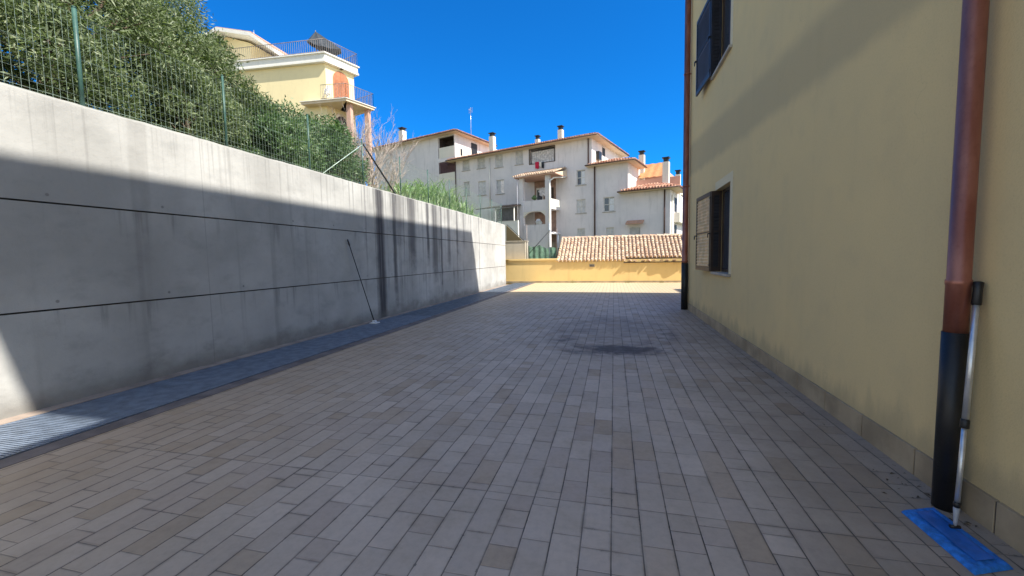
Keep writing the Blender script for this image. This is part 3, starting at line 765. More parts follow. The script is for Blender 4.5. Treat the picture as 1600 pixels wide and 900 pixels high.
for (p0, p1, mt) in (((792, 351), (822, 379), M_BRACE), ((827, 396), (860, 359), M_BRACE), ((858, 360), (872, 367), M_STEEL), ((872, 367), (871, 398), M_STEEL)):
    a = ony(*p0, 24.22); b = ony(*p1, 24.22); MB().tube([a, b], .018, 8, raw=True).build('brace', mt, f2)
m = MB(); a = ony(823, 402, 24.28); b = ony(872, 402, 24.28)
x = a.x
while x < b.x: wire((x, 24.28, 1.3), (x+random.uniform(-.01, .01), 24.28, 2.35), .0035); x += .09
for z in [1.32+.11*i for i in range(10)]: wire((a.x, 24.28, z), (b.x, 24.28, z), .0035)
m.build('wire_mesh', M_MESH, f2)
# green net heaped behind that fence: folded cloth
vs = []; fs = []; a = ony(822, 400, 25.2); b = ony(874, 400, 25.2); nu, nv = 60, 20
for i in range(nu+1):
    for j in range(nv+1):
        u = i/nu; v = j/nv; hgt = 1.0*(.86+.07*math.sin(u*6)+.05*math.sin(u*17+1))
        vs.append((a.x+(b.x-a.x)*u, 25.2+.025*math.sin(u*37+v*1.2)+v*.15, 1.25+hgt*v+.02*math.sin(u*40+v*11)))
for i in range(nu):
    for j in range(nv): fs.append((i*(nv+1)+j, (i+1)*(nv+1)+j, (i+1)*(nv+1)+j+1, i*(nv+1)+j+1))
tag(MB().add(vs, fs).build('shade_net', M_NET), 'crumpled green shade netting heaped behind the small wire fence', 'netting')

# ------------------------------------------------------------------ apartment block (stepped, seen obliquely)
O = CC+ray(925, 372)*41; O.z = 0
A_ = Frame(O, -R(18)); G0 = .5
ap = thing('apartment_block', A_.w(-8, 5, G0), 'grey stepped apartment block with red tiled roofs beyond the courtyard', 'apartment building')
X0 = -31.; X1 = A_.pix(711, 240)[0]; X2 = 0.; X3 = A_.pix(981, 300)[0]; X4 = A_.pix(1047, 340)[0]
vols = [(X0, X1, 16.35, 6.0), (X1, X2, 13.05, 6.4), (X2, X3, 10.25, 6.4), (X3, X4, 7.4, 6.6)]
DP = 11.
def eave_roof(x0, x1, y0, y1, z, ov=.8, pitch=.30, gable_left=False, seed=1, right=True):
    """hip roof with real tile rows on the two visible slopes"""
    xa, xb, ya, yb = x0-ov, x1+ov, y0-ov, y1+ov
    s = MB(A_).box(xa, xb, ya, yb, z-.10, z); rf = s.build('roof', M_SOFF, ap)
    hw = (yb-ya)/2; zr = z+hw*pitch
    xl = xa+ (0 if gable_left else hw); xr = xb-hw
    if xr < xl+.5: xr = xl = (xa+xb)/2
    m = MB(A_).add([(xa+.02, ya+.02, z+.001), (xb-.02, ya+.02, z+.001), (xb-.02, yb, z+.001), (xa+.02, yb, z+.001), (xl, (ya+yb)/2, zr), (xr, (ya+yb)/2, zr)],
          [(0,1,5,4), (1,2,5), (2,3,4,5), (3,0,4)]); m.build('roof_slopes', M_ROOFF, rf)
    # tiles on the front slope, and on the right hip
    m = MB(); al = A_.ex; up = (A_.ey+Vector((0,0,pitch))).normalized(); nr = al.cross(up).normalized()
    slope = math.hypot(1, pitch); W = xb-xa-.1
    def lim(s):
        a = s if not gable_left else 99; b = W-s
        return (0, max(0., min(a, b, hw))*slope)
    tile_field(m, A_.w(xa+.05, ya-.03, z+.02), al, up, nr, W, 0, .26, .8, lim, seed=seed)
    if right:
        al2 = A_.ey; up2 = (-A_.ex+Vector((0,0,pitch))).normalized(); nr2 = al2.cross(up2).normalized(); W2 = yb-ya-.1
        tile_field(m, A_.w(xb+.03, ya+.05, z+.02), al2, up2, nr2, W2, 0, .26, .8, lambda s: (0, max(0., min(s, W2-s, xb-xr if xr > xl else hw))*slope), seed=seed+1)
    m.build('tile_rows', M_ROOFF, rf)
    m = MB(A_).tube([(xa, ya-.07, z-.03), (xb+.07, ya-.07, z-.03), (xb+.07, yb, z-.03)], .055, 8); m.build('gutter', simple_cu, rf)
    return rf
simple_cu = simple('brown_gutter', (.09, .045, .035), .45, .4, sc=5, var=.3)

M_BROWNL = simple('shaded_loggia_brown', (.07, .05, .045), .8); M_MAROON = simple('maroon_lining', (.20, .12, .13), .8)  # brown darkened so the colour holds the upper loggia's interior shade
# window openings on the front plane: rectangles taken on the facade
wins = [  # px rect on the photo -> facade rectangle; volume index
 (1, 722.5, 246.5, 733.5, 266.5, 0), (1, 746, 244, 758, 263, 0), (1, 773.5, 241.5, 785.5, 261.5, 0), (1, 805.5, 235.5, 817, 257, 0),
 (1, 724.5, 284, 734, 306, 0), (1, 747, 283, 759.5, 305, 1), (1, 775.5, 281, 787.5, 303, 0),
 (1, 901, 265.5, 914.5, 289, 2), (1, 901, 311.5, 915, 333, 1), (1, 902, 357, 914, 376, 1),
 (2, 943, 308, 960, 330.5, 3), (2, 947, 355.5, 959, 376, 1), (3, 983, 354.5, 1000.5, 380, 0)]
rects = []
for v, a, b, c, d_, k in wins:
    cxx = (a+c)/2; xa = A_.pix(a, (b+d_)/2)[0]; xb = A_.pix(c, (b+d_)/2)[0]; zt = A_.pix(cxx, b)[1]; zb = A_.pix(cxx, d_)[1]
    rects.append([v, xa, xb, zb, zt, k])
# loggia openings
def prect(a, b, c, d_):
    return A_.pix(a, (b+d_)/2)[0], A_.pix(c, (b+d_)/2)[0], A_.pix((a+c)/2, d_)[1], A_.pix((a+c)/2, b)[1]
LG = [(0, *prect(684.5, 213, 709.5, 246)), (0, *prect(686, 252, 711, 283)), (1, *prect(826.5, 230, 867.5, 254))]
def facade(x0, x1, z0, z1, holes, T=.3):
    """front skin cut around openings, in vertical strips"""
    m = MB(A_); xs = sorted(set([x0, x1]+[h[0] for h in holes]+[h[1] for h in holes]))
    for a, b in zip(xs[:-1], xs[1:]):
        mid = (a+b)/2; hs = sorted([(h[2], h[3]) for h in holes if h[0] < mid < h[1]]); z = z0
        for h0, h1 in hs:
            if h0 > z: m.box(a, b, 0, T, z, h0)
            z = h1
        if z < z1: m.box(a, b, 0, T, z, z1)
    return m
for vi, (xa, xb, zt, dp) in enumerate(vols):
    holes = [(r[1], r[2], r[3], r[4]) for r in rects if r[0] == vi]+[(l[1], l[2], l[3], l[4]) for l in LG if l[0] == vi]
    xb2 = xb-.3 if vi == 3 else xb
    m = facade(xa, xb, G0, zt-.10, holes)
    m.box(xb-.3, xb-.001, .301, DP, G0, zt-.10) if vi in (0, 1, 2, 3) else None
    m.box(xa, xa+.3, .301, DP, G0, zt-.10) if vi == 0 else None
    m.box(xa+.31, xb-.31, DP-.3, DP, G0, zt-.10)
    m.build('wall', M_GREYP, ap)
eave_roof(X0, X1, 0, 7.0, 16.35, seed=2, gable_left=True)
eave_roof(X1+.0, X2, 0, 9.0, 13.05, seed=4, ov=.8)
eave_roof(X2+.35, X3, 0, 3.0, 10.25, ov=.75, seed=6)
eave_roof(X3+.05, X4, 0, 2.6, 7.42, ov=.8, seed=8, pitch=.34)
MB(A_).box(X2+.31, X3, 3.85, 9, 9.0, 9.2).build('terrace_floor', M_CREAM, ap)
# windows with frames, mullions, sills
for v, xa, xb, zb, zt, k in rects:
    fm = M_SHUTF if k in (1, 2, 3) else M_SHUT
    m = MB(A_); e = .07; xm = (xa+xb)/2; zm = (zb+zt)/2
    for a, b, c, d_ in ((xa, xa+e, zb, zt), (xb-e, xb, zb, zt), (xa+e, xb-e, zb, zb+e), (xa+e, xb-e, zt-e, zt), (xm-.035, xm+.035, zb+e, zt-e)):
        m.box(a, b, .10, .16, c, d_)
    m.box(xa+e, xm-.035, .11, .15, zm-.03, zm+.03).box(xm+.035, xb-e, .11, .15, zm-.03, zm+.03)
    f = m.build('window', fm, ap)
    m = MB(A_)
    if k in (0,):
        z = zb+e
        while z < zt-e: m.box(xa+e, xb-e, .125, .14, z, z+.045); z += .055
        m.build('roller_shutter', M_SHUT, f)
    else:
        m.box(xa+e, xb-e, .13, .135, zb+e, zt-e).build('pane', M_SHUT if k == 1 else M_GLASS, f)
        if k in (2, 3):
            xc = xm if k == 3 else xm-.1
            MB(A_).box(xm+.04, xb-e, .118, .128, zb+e+.02, zt-e-.05).build('white_pane_half', M_WPLAS, f)  # white panel; on the third volume it paints the pane's bright reflection
    MB(A_).box(xa-.12, xb+.12, -.07, .10, zb-.07, zb-.001).build('sill', M_STONE, f)
# loggias: recessed rooms with parapets and rails
for n_, (v, xa, xb, zb, zt) in enumerate(LG):
    m = MB(A_).box(xa, xb, 1.6, 1.7, zb, zt).box(xa-.06, xa, .301, 1.6, zb, zt)
    m.box(xa, xb, .301, 1.6, zb-.12, zb-.001).box(xa, xb, .301, 1.6, zt+.001, zt+.08)
    if n_ != 0: m.box(xb, xb+.06, .301, 1.6, zb, zt)
    lg = m.build('loggia', (M_BROWNL, M_MAROON, M_GREYP)[n_], ap)
    if n_ == 0:
        MB(A_).box(xa+.15, xb, -.02, .10, zb, zb+(zt-zb)*.5).build('parapet', M_CREAM, lg)
    elif n_ == 1:
        m = MB(A_); x = xa+.05
        zr = zt-.15
        while x < xb: m.box(x, x+.035, -.02, .02, zb+1.0, zr); x += .16
        m.box(xa, xb, -.03, .03, zr, zr+.05).box(xa, xb, -.02, .02, zb+.98, zb+1.0); m.build('railing', M_MAROON, lg)
        MB(A_).box(xa, xb, -.004, .12, zb, zb+.97).build('parapet', M_CREAM, lg)
    else:
        m = MB(A_); x = xa+.25; k = 0                      # striped curtain hung across the opening
        while x < xb-.06:
            m.box(x, x+.09, .16+.02*(k % 2), .175+.02*(k % 2), zb+.05, zt-.28); x += .12; k += 1
        m.build('curtain', M_CURT, lg)
        MB(A_).box(xa+.24, xb-.05, .22, .235, zb+.05, zt-.28).build('curtain_backing', M_RAIL, lg)
        m = MB(A_).box(xa, xb, -.03, .0, zt-.10, zt).box(xa, xa+.09, -.03, -.001, zb, zt-.10).box(xb-.09, xb, -.03, -.001, zb, zt-.10).box(xa, xb, -.031, -.001, zb-.06, zb)
        m.build('frame', M_BROWNW, lg)
# gable-side windows and parapets that catch the sun
def sidebox(name, vx, pts, depth, mat, parent=ap, out=.0):
    (a, b, c, d_) = pts
    m = MB(A_).box(vx-depth, vx+out, a, b, c, d_); return m.build(name, mat, parent)
sidebox('side_wall_band', X1, (.35, 6.8, 13.2, 15.0), .0, M_CREAM, out=.03)
sidebox('side_opening', X1, (3.2, 4.4, 14.0, 15.9), .0, M_INT, out=.05)
sidebox('side_opening', X1, (1.0, 1.35, 13.9, 14.7), .0, M_INT, out=.05)
sidebox('side_wall_band', X2, (.35, 7.2, 10.3, 11.65), .0, M_CREAM, out=.03)
sidebox('side_opening', X2, (3.0, 3.8, 11.9, 12.7), .0, M_INT, out=.03)
sidebox('pilaster', X4, (.55, 1.15, G0, 6.9), .0, M_CREAM, out=.10)
sidebox('side_opening', X4, (1.9, 3.0, 5.5, 6.8), .0, M_INT, out=.03)
sidebox('side_opening', X4, (1.9, 3.0, 2.6, 4.3), .0, M_INT, out=.03)
sidebox('side_parapet', X4, (1.8, 6.8, 4.5, 5.4), .0, M_CREAM, out=.5)
sidebox('side_parapet', X3, (.2, 1.2, 7.5, 9.6), .0, M_WHITE, out=.03)
# air conditioner on the second gable
m = MB(A_).box(X2+.03, X2+.35, 1.1, 1.9, 11.1, 11.9); o = m.build('air_conditioner', M_BLACK, ap)
# terrace on the third volume: parapet + orange awning
MB(A_).box(X3+.02, X4+.3, 2.9, 3.05, 7.9, 8.9).box(X3+.02, X3+.2, 3.06, 6, 7.9, 9.0).build('terrace_parapet', M_PINK, ap)
MB(A_).box(X3+.02, X4, 3.06, 10.9, 7.5, 7.89).build('terrace_floor', M_CREAM, ap)
MB(A_).box(X3-.3, X3+2.2, 5.6, 10.9, 7.9, 10.2).build('wall', M_PINK, ap)
a = A_.pix(990, 262, 4.0); b = A_.pix(1037, 262, 4.0)
zA = A_.pix(1000, 258, 5.6)[1]; zB = A_.pix(1010, 277, 3.2)[1]
nu = 20; vs = []; fs = []
for i in range(nu+1):
    u = i/nu; x = a[0]+(b[0]-a[0])*u
    for j in range(9):
        v = j/8; vs.append((x, 5.6-2.4*v, zA+(zB-zA)*v-.12*math.sin(v*3.14)-.05*math.sin(u*3.14*4)**2+.25*(u-.5)*0))
for i in range(nu):
    for j in range(8): fs.append((i*9+j, (i+1)*9+j, (i+1)*9+j+1, i*9+j+1))
aw = tag(MB(A_).add(vs, fs).build('awning', M_AWN), 'orange cloth awning over the roof terrace between the chimneys', 'awning')
# chimneys
def chimney(px_, ybot, ytop, wpx, ly, dark=True):
    x, zt = A_.pix(px_, ytop, ly); zb = A_.pix(px_, ybot, ly)[1]; w_ = wpx/647*(A_.w(x, ly, 0)-CC).length/2
    m = MB(A_).box(x-w_, x+w_, ly-w_, ly+w_, zb-1.6, zt-.42)
    c = m.build('chimney', M_CREAM, ap)
    MB(A_).box(x-w_*.75, x+w_*.75, ly-w_*.75, ly+w_*.75, zt-.42, zt-.10).build('flue', M_BLACK, c)
    MB(A_).box(x-w_*1.15, x+w_*1.15, ly-w_*1.15, ly+w_*1.15, zt-.10, zt).build('cap', M_BLACK, c)
chimney(628.5, 221, 200, 8, 1.8); chimney(769, 231, 208, 7.5, 2.2); chimney(840, 224, 212, 6, 3.0); chimney(876, 217, 197, 7, 2.4)
chimney(1003, 256, 236, 7.5, 4.5); chimney(1041, 285, 246, 8.5, 1.5); chimney(1059.5, 290, 266, 6.5, 4.2)
# aerial
x, z = A_.pix(736, 206, 3.5); zt = A_.pix(735, 168, 3.5)[1]
m = MB(A_).tube([(x, 3.5, z-1), (x, 3.5, zt)], .03, 6)
for i in range(5): m.tube([(x-.32, 3.5, zt-.1-i*.13), (x+.32, 3.5, zt-.1-i*.13)], .014, 5)
m.tube([(x, 3.1, zt-.35), (x, 3.9, zt-.35)], .014, 5)
m.build('aerial', M_ALU, ap)
# downpipes of the block
for px_, y0_, y1_, r_, mt in ((929, 258, 380, .07, simple_cu), (1038.5, 294, 380, .06, simple_cu), (764.5, 247, 322, .07, M_WHITE), (919, 213, 256, .06, simple_cu), (711, 250, 330, .06, simple_cu)):
    xa, zt = A_.pix(px_, y0_, -.09); zb = A_.pix(px_, y1_, -.09)[1]
    MB(A_).tube([(xa, -.09, zb), (xa, -.09, zt)], r_, 8).build('downpipe', mt, ap)
# tiled porch stack in front of the block
PY = -2.5
px0, _ = A_.pix(811, 300, PY); px1, _ = A_.pix(858, 300, PY)
pz = lambda yy: A_.pix(835, yy, PY)[1]
z_slabT, z_slabB, z_l2T, z_roof = pz(313), pz(332), pz(351), pz(276)
m = MB(A_); m.box(px0, px0+.45, PY, PY+.4, G0, z_roof).box(px1-.45, px1, PY, PY+.4, G0, z_roof)
pc = m.build('porch', M_GREYP, ap)
MB(A_).box(px0+.451, px1-.451, PY+.05, PY+.25, z_slabB+.12, z_slabT).box(px0, px1, PY+.401, -.001, z_slabB+.3, z_slabB+.5).build('balcony_parapet', M_GREYP, pc)
MB(A_).box(px1-.15, px1, PY+.401, -.002, z_slabB+.501, z_slabT+.1).build('side_parapet', M_WHITE, pc)
MB(A_).box(px0, px0+.15, PY+.401, -.002, z_slabB+.501, z_slabT+.1).build('side_parapet', M_WHITE, pc)
# arched fascia under the slab
pts = [(px0+.46, z_slabB+.119)]; n_ = 14
w0 = px0+.46; w1_ = px1-.46
arch = [(w0+(w1_-w0)*i/n_, z_slabB+.10-.55*abs(2*i/n_-1)**3.2) for i in range(n_+1)]
m = MB(A_); m.prismy([(w0, z_slabB+.119)]+arch+[(w1_, z_slabB+.119)], PY+.06, PY+.24); m.build('arch', M_CREAM, pc)
MB(A_).box(w0, w1_, PY+.05, PY+.25, G0, z_l2T).build('lower_parapet', M_GREYP, pc)
MB(A_).box(px0, px1, PY+.41, -.003, z_l2T-.95, z_l2T-.75).build('lower_floor', M_GREYP, pc)
MB(A_).box(px0+.46, px1-.46, -.05, -.004, G0, z_roof).build('back_wall', simple('brown_render', (.34, .22, .17), .9), pc)
a, _ = A_.pix(820, 300, -.06); b, _ = A_.pix(827, 300, -.06)
d1 = MB(A_).box(px0+.7, px0+1.5, -.10, -.051, z_slabT-.4, z_slabT+1.6).build('door', M_SHUTF, pc)
MB(A_).box(px0+.8, px0+1.4, -.106, -.101, z_slabT+.2, z_slabT+1.4).build('pane', M_GLASS, d1)
MB(A_).box(px1-1.7, px1-.7, -.10, -.051, z_slabB+.5, z_slabT+1.5).build('door', M_BROWNW, pc)
m = MB(A_)
rxa, rxb = A_.pix(801, 278, PY-.4)[0], A_.pix(867, 267, PY-.4)[0]
m.box(rxa+.1, rxb, PY-.33, -.02, z_roof, z_roof+.10)
m.build('porch_roof', M_PINK, pc)
al = A_.ex; up = (A_.ey+Vector((0,0,.30))).normalized(); nr = al.cross(up).normalized()
m = MB(); tile_field(m, A_.w(rxa, PY-.42, z_roof+.12), al, up, nr, rxb-rxa, 3.0, .25, .42, jit=.01, seed=9); m.build('porch_tiles', M_ROOFN, pc)
MB(A_).prismx([(PY-.3, z_roof+.101), (-.02, z_roof+.101), (-.02, z_roof+.72)], rxa+.15, rxb-.05).build('roof_deck', M_SOFF, pc)
m = MB(A_).tube([(px1+.9, -.5, z_roof-.02), (px1+.35, PY+.4, z_roof-.25), (px1+.12, PY-.10, z_roof-.6), (px1+.08, PY-.10, z_roof-1.4), (px1-.05, PY-.10, G0)], .075, 8); m.build('downpipe', M_WHITE, pc)
MB(A_).tube([(px0-.12, PY-.10, z_roof-.05), (px0-.12, PY-.10, G0)], .06, 8).build('downpipe', M_GREYP, pc)
# things on the balconies
def bundle(name, px_, py_, ly, s, mat, label, cat, seed):
    x, z = A_.pix(px_, py_, ly); m = MB(A_); rnd = random.Random(seed); vs = []; n1, n2 = 7, 10
    for i in range(n1+1):
        for j in range(n2):
            ph = math.pi*i/n1; th = 2*math.pi*j/n2; r = s*(1+rnd.uniform(-.3, .3))
            vs.append((x+r*math.sin(ph)*math.cos(th), ly+r*.5*math.sin(ph)*math.sin(th), z+r*.8*math.cos(ph)))
    fs = [(i*n2+j, i*n2+(j+1) % n2, (i+1)*n2+(j+1) % n2, (i+1)*n2+j) for i in range(n1) for j in range(n2)]
    return tag(m.add(vs, fs).build(name, mat), label, cat)
bundle('potted_plant', 835, 309, PY+.18, .28, M_LEAF2, 'small dark potted plant on the upper porch balcony parapet', 'plant', 1)
bundle('laundry_heap', 842, 347, PY+.18, .35, M_SHUT, 'grey pile of laundry on the lower porch parapet', 'laundry', 2)
bundle('laundry_heap', 849, 300, -.6, .5, M_CURT, 'pale drying sheet inside the upper porch balcony', 'laundry', 3)
# laundry below the loggia
for nm, xa_, xb_, ya_, yb_, mt, lb, wd in (('hanging_towel', 836.5, 842.5, 253.5, 264, M_RED, 'bright red towel hanging below the curtained loggia', .02), ('hanging_towel', 843, 846.3, 253.5, 261, M_WHITE, 'narrow white cloth hanging beside the red towel', .02), ('hanging_towel', 846.6, 850.5, 253.5, 263, M_DARKWOOD, 'dark cloth hanging right of the narrow white cloth', .02)):
    x0_, x1_ = A_.pix(xa_, 258, -.06)[0], A_.pix(xb_, 258, -.06)[0]; z1_, z0_ = A_.pix(xa_, ya_, -.06)[1], A_.pix(xa_, yb_, -.06)[1]
    vs = []; fs = []; n1 = 16
    for i in range(n1+1):
        for j in range(6):
            u = i/n1; v = j/5; vs.append((x0_+(x1_-x0_)*u, -.08-.04*math.sin(u*14)*(.4+v)-.02, z1_+(z0_-z1_)*v+.03*math.sin(u*7)*v))
    for i in range(n1):
        for j in range(5): fs.append((i*6+j, (i+1)*6+j, (i+1)*6+j+1, i*6+j+1))
    tag(MB(A_).add(vs, fs).build(nm, mt), lb, 'laundry', None)
# brown canopy and pale yard wall by the block
cp = thing('garden_canopy', A_.w(-9, -3, G0), 'dark brown garden canopy on thin posts left of the tiled porch', 'canopy')
xa, xb = A_.pix(741, 322, -3.2)[0], A_.pix(809, 322, -3.2)[0]; zc = A_.pix(790, 322, -3.2)[1]
MB(A_).prismx([(-3.8, zc-.10), (-.2, zc+.55), (-.2, zc+.47), (-3.8, zc-.18)], xa+.6, xb).build('canopy_roof', M_BROWNW, cp)
for x in (xa+3., xb-.2): MB(A_).tube([(x, -3.6, G0), (x, -3.6, zc-.12)], .05, 8).build('post', M_WHITE, cp)
MB(A_).box(xa+3.1, xb-.3, -3.5, -3.46, zc-1.5, zc-.25).build('side_screen', simple('grey_screen', (.10, .10, .10), .7), cp)
a = A_.pix(742, 346, -4); b = A_.pix(815, 346, -4)
tag(MB(A_).box(a[0]-3, b[0]-.3, -4.2, -4.0, G0, A_.pix(790, 346, -4)[1]).build('yard_wall', M_WHITE), 'pale low yard wall under the brown canopy', 'wall')
# small canopy over the last ground window
a = A_.pix(977.5, 348, -.45); b = A_.pix(1004.5, 346, -.45)
hd = MB(A_).prismx([(-.55, a[1]-.10), (-.001, a[1]+.22), (-.001, a[1]+.10), (-.55, a[1]-.18)], a[0], b[0]).build('window_hood', M_ROOFF, ap)
MB(A_).box(X3+.15, X3+.3, -.05, -.001, G0, 5.0).build('hood_bracket', M_CREAM, hd) if False else None

# ------------------------------------------------------------------ villa with the roof terrace
vl = thing('hillside_villa', (-24, 29, 5), 'pale yellow villa with roof terrace and arched balcony door on the hillside', 'villa')
ZT = 15.96
Cn = onz(507, 80, ZT); YV = Cn.y+.32         # wall plane sits behind the cornice
V = Frame((Cn.x-.25, YV, 0), 0.); lf = Vector((-math.cos(R(4.5)), -math.sin(R(4.5)), 0))
sd = Vector((math.sin(R(18.5)), math.cos(R(18.5)), 0)); bk = Vector((-sd.y, sd.x, 0))
P0 = V.O.copy(); P1 = P0+sd*2.35; P2 = P1+bk*9; P3 = Vector((P2.x-3, P0.y+10, 0)); P4 = Vector((P0.x-11, P0.y+10, 0)); P5 = P0+lf*11
fp = [P0, P1, P2, P3, P4, P5]
def grow(pts, e):
    c = sum(pts, Vector())/len(pts); out = []
    n = len(pts)
    for i in range(n):
        a, b, c2 = pts[i-1], pts[i], pts[(i+1) % n]
        d1 = (b-a).normalized(); d2 = (c2-b).normalized(); n1 = Vector((d1.y, -d1.x, 0)); n2 = Vector((d2.y, -d2.x, 0))
        k = (n1+n2); k = k/(k.dot(n1)); out.append(b+k*e)
    return out
def fpz(e): return [(q.x, q.y) for q in grow(fp, e)]
MB().prism(fpz(0), 4.5, 15.34).build('wall', M_VILLA, vl)
MB().prism(fpz(.27), 15.341, 15.46).build('cornice', M_WHITE, vl)
MB().prism(fpz(.22), 15.461, 15.90).build('parapet', M_WHITE, vl)
MB().prism(fpz(.32), 15.901, 15.97).build('parapet_coping', M_WHITE, vl)
# arched door on the oblique side
S = Frame(P0, math.atan2(sd.y, sd.x))
def spx(px_, py_, ly=-.04): return S.pix(px_, py_, ly)
a = spx(522, 150); b = spx(546, 150); zs = 12.66; zsp = spx(534, 113)[1]-(b[0]-a[0])/2
def archpts(x0, x1, z0, zsp, n=14):
    r = (x1-x0)/2; c = (x0+x1)/2
    return [(x0, z0), (x1, z0)]+[(c+r*math.cos(math.pi*i/n), zsp+r*1.0*math.sin(math.pi*i/n)) for i in range(n+1)]
dr = MB(S).prismy(archpts(a[0], b[0], zs, zsp), -.05, -.001).build('arched_door', M_ORANGE, vl)
xm = (a[0]+b[0])/2
m = MB(S).box(xm-.03, xm+.03, -.075, -.051, zs, zsp+.55)
for i in range(16): m.box(a[0]+.10, xm-.05, -.065, -.051, zs+.12+i*.11, zs+.17+i*.11).box(xm+.05, b[0]-.10, -.065, -.051, zs+.12+i*.11, zs+.17+i*.11)
m.build('door_slats', M_ORANGE, dr)
MB(S).box(xm-.09, xm+.09, -.25, -.001, zsp+.80, zsp+.98).build('wall_lamp', M_BLACK, vl)
# balcony slab
zb = 12.62
Q = [onz(470, 159, zb), onz(541, 152.5, zb), onz(585, 168, zb)]
Qb = Q[2]+bk*5; 
poly = [(Q[0].x, Q[0].y), (Q[1].x, Q[1].y), (Q[2].x, Q[2].y), (Qb.x, Qb.y), (P0.x-1.0, P0.y+4)]
bal = MB().prism(poly, zb-.20, zb-.045).build('balcony', M_SOFF, vl)
def inset(poly, e):
    pts = [Vector((x, y, 0)) for x, y in poly]; return [(q.x, q.y) for q in grow(pts, e)]
MB().prism(inset(poly, .07), zb-.044, zb).build('slab_edge', M_WHITE, bal)
def railing(pts, z0, h, parent, mat, sp=.13, name='railing', r=.013):
    m = MB()
    for a, b in zip(pts[:-1], pts[1:]):
        a = Vector(a); b = Vector(b); L = (b-a).length; n = max(1, int(L/sp))
        for i in range(n+1):
            q = a.lerp(b, i/n); m.tube([(q.x, q.y, z0), (q.x, q.y, z0+h)], r, 4, caps=False)
        for zz in (z0+.08, z0+h): m.tube([(a.x, a.y, zz), (b.x, b.y, zz)], r*1.5, 5)
    return m.build(name, mat, parent)
i0 = Q[0].lerp(Q[1], .45)
railing([i0.xy.to_3d(), (Q[1]-Vector((.08, -.08, 0))).xy.to_3d(), (Q[2]+Vector((-.1, .05, 0))).xy.to_3d(), (Q[2]+bk*2).xy.to_3d()], zb, 1.0, bal, M_RAIL)
# pillars
for px_, off_ in ((546, 0), (574, 1)):
    q = onz(px_, 163, zb-.2) if off_ == 0 else onz(px_, 172, zb-.2)
    MB().box(q.x-.16, q.x+.16, q.y-.16, q.y+.16, 4.0, zb-.201).build('pillar', M_PINK, bal)
# door below the balcony
a = spx(527, 190); b = spx(541, 190)
MB(S).prismy(archpts(a[0], b[0], 9.9, 11.6), -.05, -.001).build('arched_door', M_BROWNW, vl)
MB(S).prismy(archpts(a[0]-.18, b[0]+.18, 9.8, 11.6), -.03, -.0005).build('door_surround', M_SOFF, vl)
# lower terrace wall with railing at its foot
q = onz(560, 232, 8.0)
# roof terrace railings
zt = 15.97
g = grow(fp, .2)
railing([(g[5]).to_3d(), g[0], g[1], g[1]+bk*3], zt, .92, vl, M_RAIL, sp=.16, name='terrace_railing', r=.015)
# upper storey with sloping roof
YU = YV+1.6
pr = [ony(336, 42, YU), ony(390, 49.5, YU), ony(428, 75.5, YU)]
zl = pr[0]; L0 = Vector((zl.x-4.5, YU, zl.z-1.6))
top = [(L0.x, L0.z), (zl.x, zl.z), (pr[1].x, pr[1].z), (pr[2].x, pr[2].z)]
rf = MB().prismy(top+[(x, z-.28) for x, z in top[::-1]], YU, YU+7).build('roof', M_WHITE, vl)
MB().prismy([(x, z+.08) for x, z in top]+[(x, z+.01) for x, z in top[::-1]], YU+.10, YU+7.1).build('roof_covering', M_ROOFF, rf)
xr_ = ony(392, 60, YU+1).x
MB().prismy([(L0.x+.6, 15.0), (xr_, 15.0), (xr_, pr[1].z-.30), (zl.x, zl.z-.31), (L0.x+.6, L0.z-.15)], YU+.9, YU+6.5).build('wall', M_VILLA, vl)
MB().box(xr_+.01, xr_+1.2, YU+2, YU+6, 15.9, 17.2).build('wall', M_GREYP, vl)
chm = MB().box(zl.x-1.0, zl.x-.2, YU+.5, YU+1.2, zl.z-.8, zl.z+.25).build('chimney', M_BLACK, rf)
x = ony(364, 45, YU).x; MB().tube([(x, YU+2, zl.z-.3), (x, YU+2, zl.z+.5)], .03, 6).build('aerial', M_ALU, rf)
# dark folded parasol on the terrace
yp = YV+2.2
q0 = ony(493, 49, yp); q1 = ony(534, 76, yp); qL = ony(486, 70, yp); qB = ony(492, 84, yp)
pa = thing('terrace_parasol', (q0.x, yp, 15.97), 'dark windblown parasol on the villa roof terrace', 'parasol')
MB().tube([(q0.x, yp, 15.97), (q0.x, yp, q0.z+.05)], .03, 8).build('pole', M_RAIL, pa)
rim = [(qL.x, yp-.5, qL.z), (qL.x+.45, yp-.8, qL.z-.15), (q0.x+1.0, yp-.7, q1.z+.05), (q1.x, yp-.1, q1.z-.05), (q1.x-.5, yp+.7, q1.z+.05), (q0.x+.4, yp+.9, q1.z+.1), (qL.x, yp+.5, qL.z)]
apx = (q0.x, yp, q0.z); vs = [apx]; fs = []; nr_ = 6; n_ = len(rim)*4
for k in range(1, nr_+1):
    for i in range(n_):
        a = rim[i//4]; b = rim[(i//4+1) % len(rim)]; t = (i % 4)/4; t_ = k/nr_
        e = [a[j]+(b[j]-a[j])*t for j in range(3)]; sag = .10*math.sin(math.pi*t)*t_
        vs.append(tuple(apx[j]+(e[j]-apx[j])*t_ - (sag if j == 2 else 0) for j in range(3)))
for i in range(n_): fs.append((0, 1+i, 1+(i+1) % n_))
for k in range(nr_-1):
    for i in range(n_): fs.append((1+k*n_+i, 1+(k+1)*n_+i, 1+(k+1)*n_+(i+1) % n_, 1+k*n_+(i+1) % n_))
o = MB().add(vs, fs).build('canopy', M_NAVY, pa)
sm = o.modifiers.new('thick', 'SOLIDIFY'); sm.thickness = .02
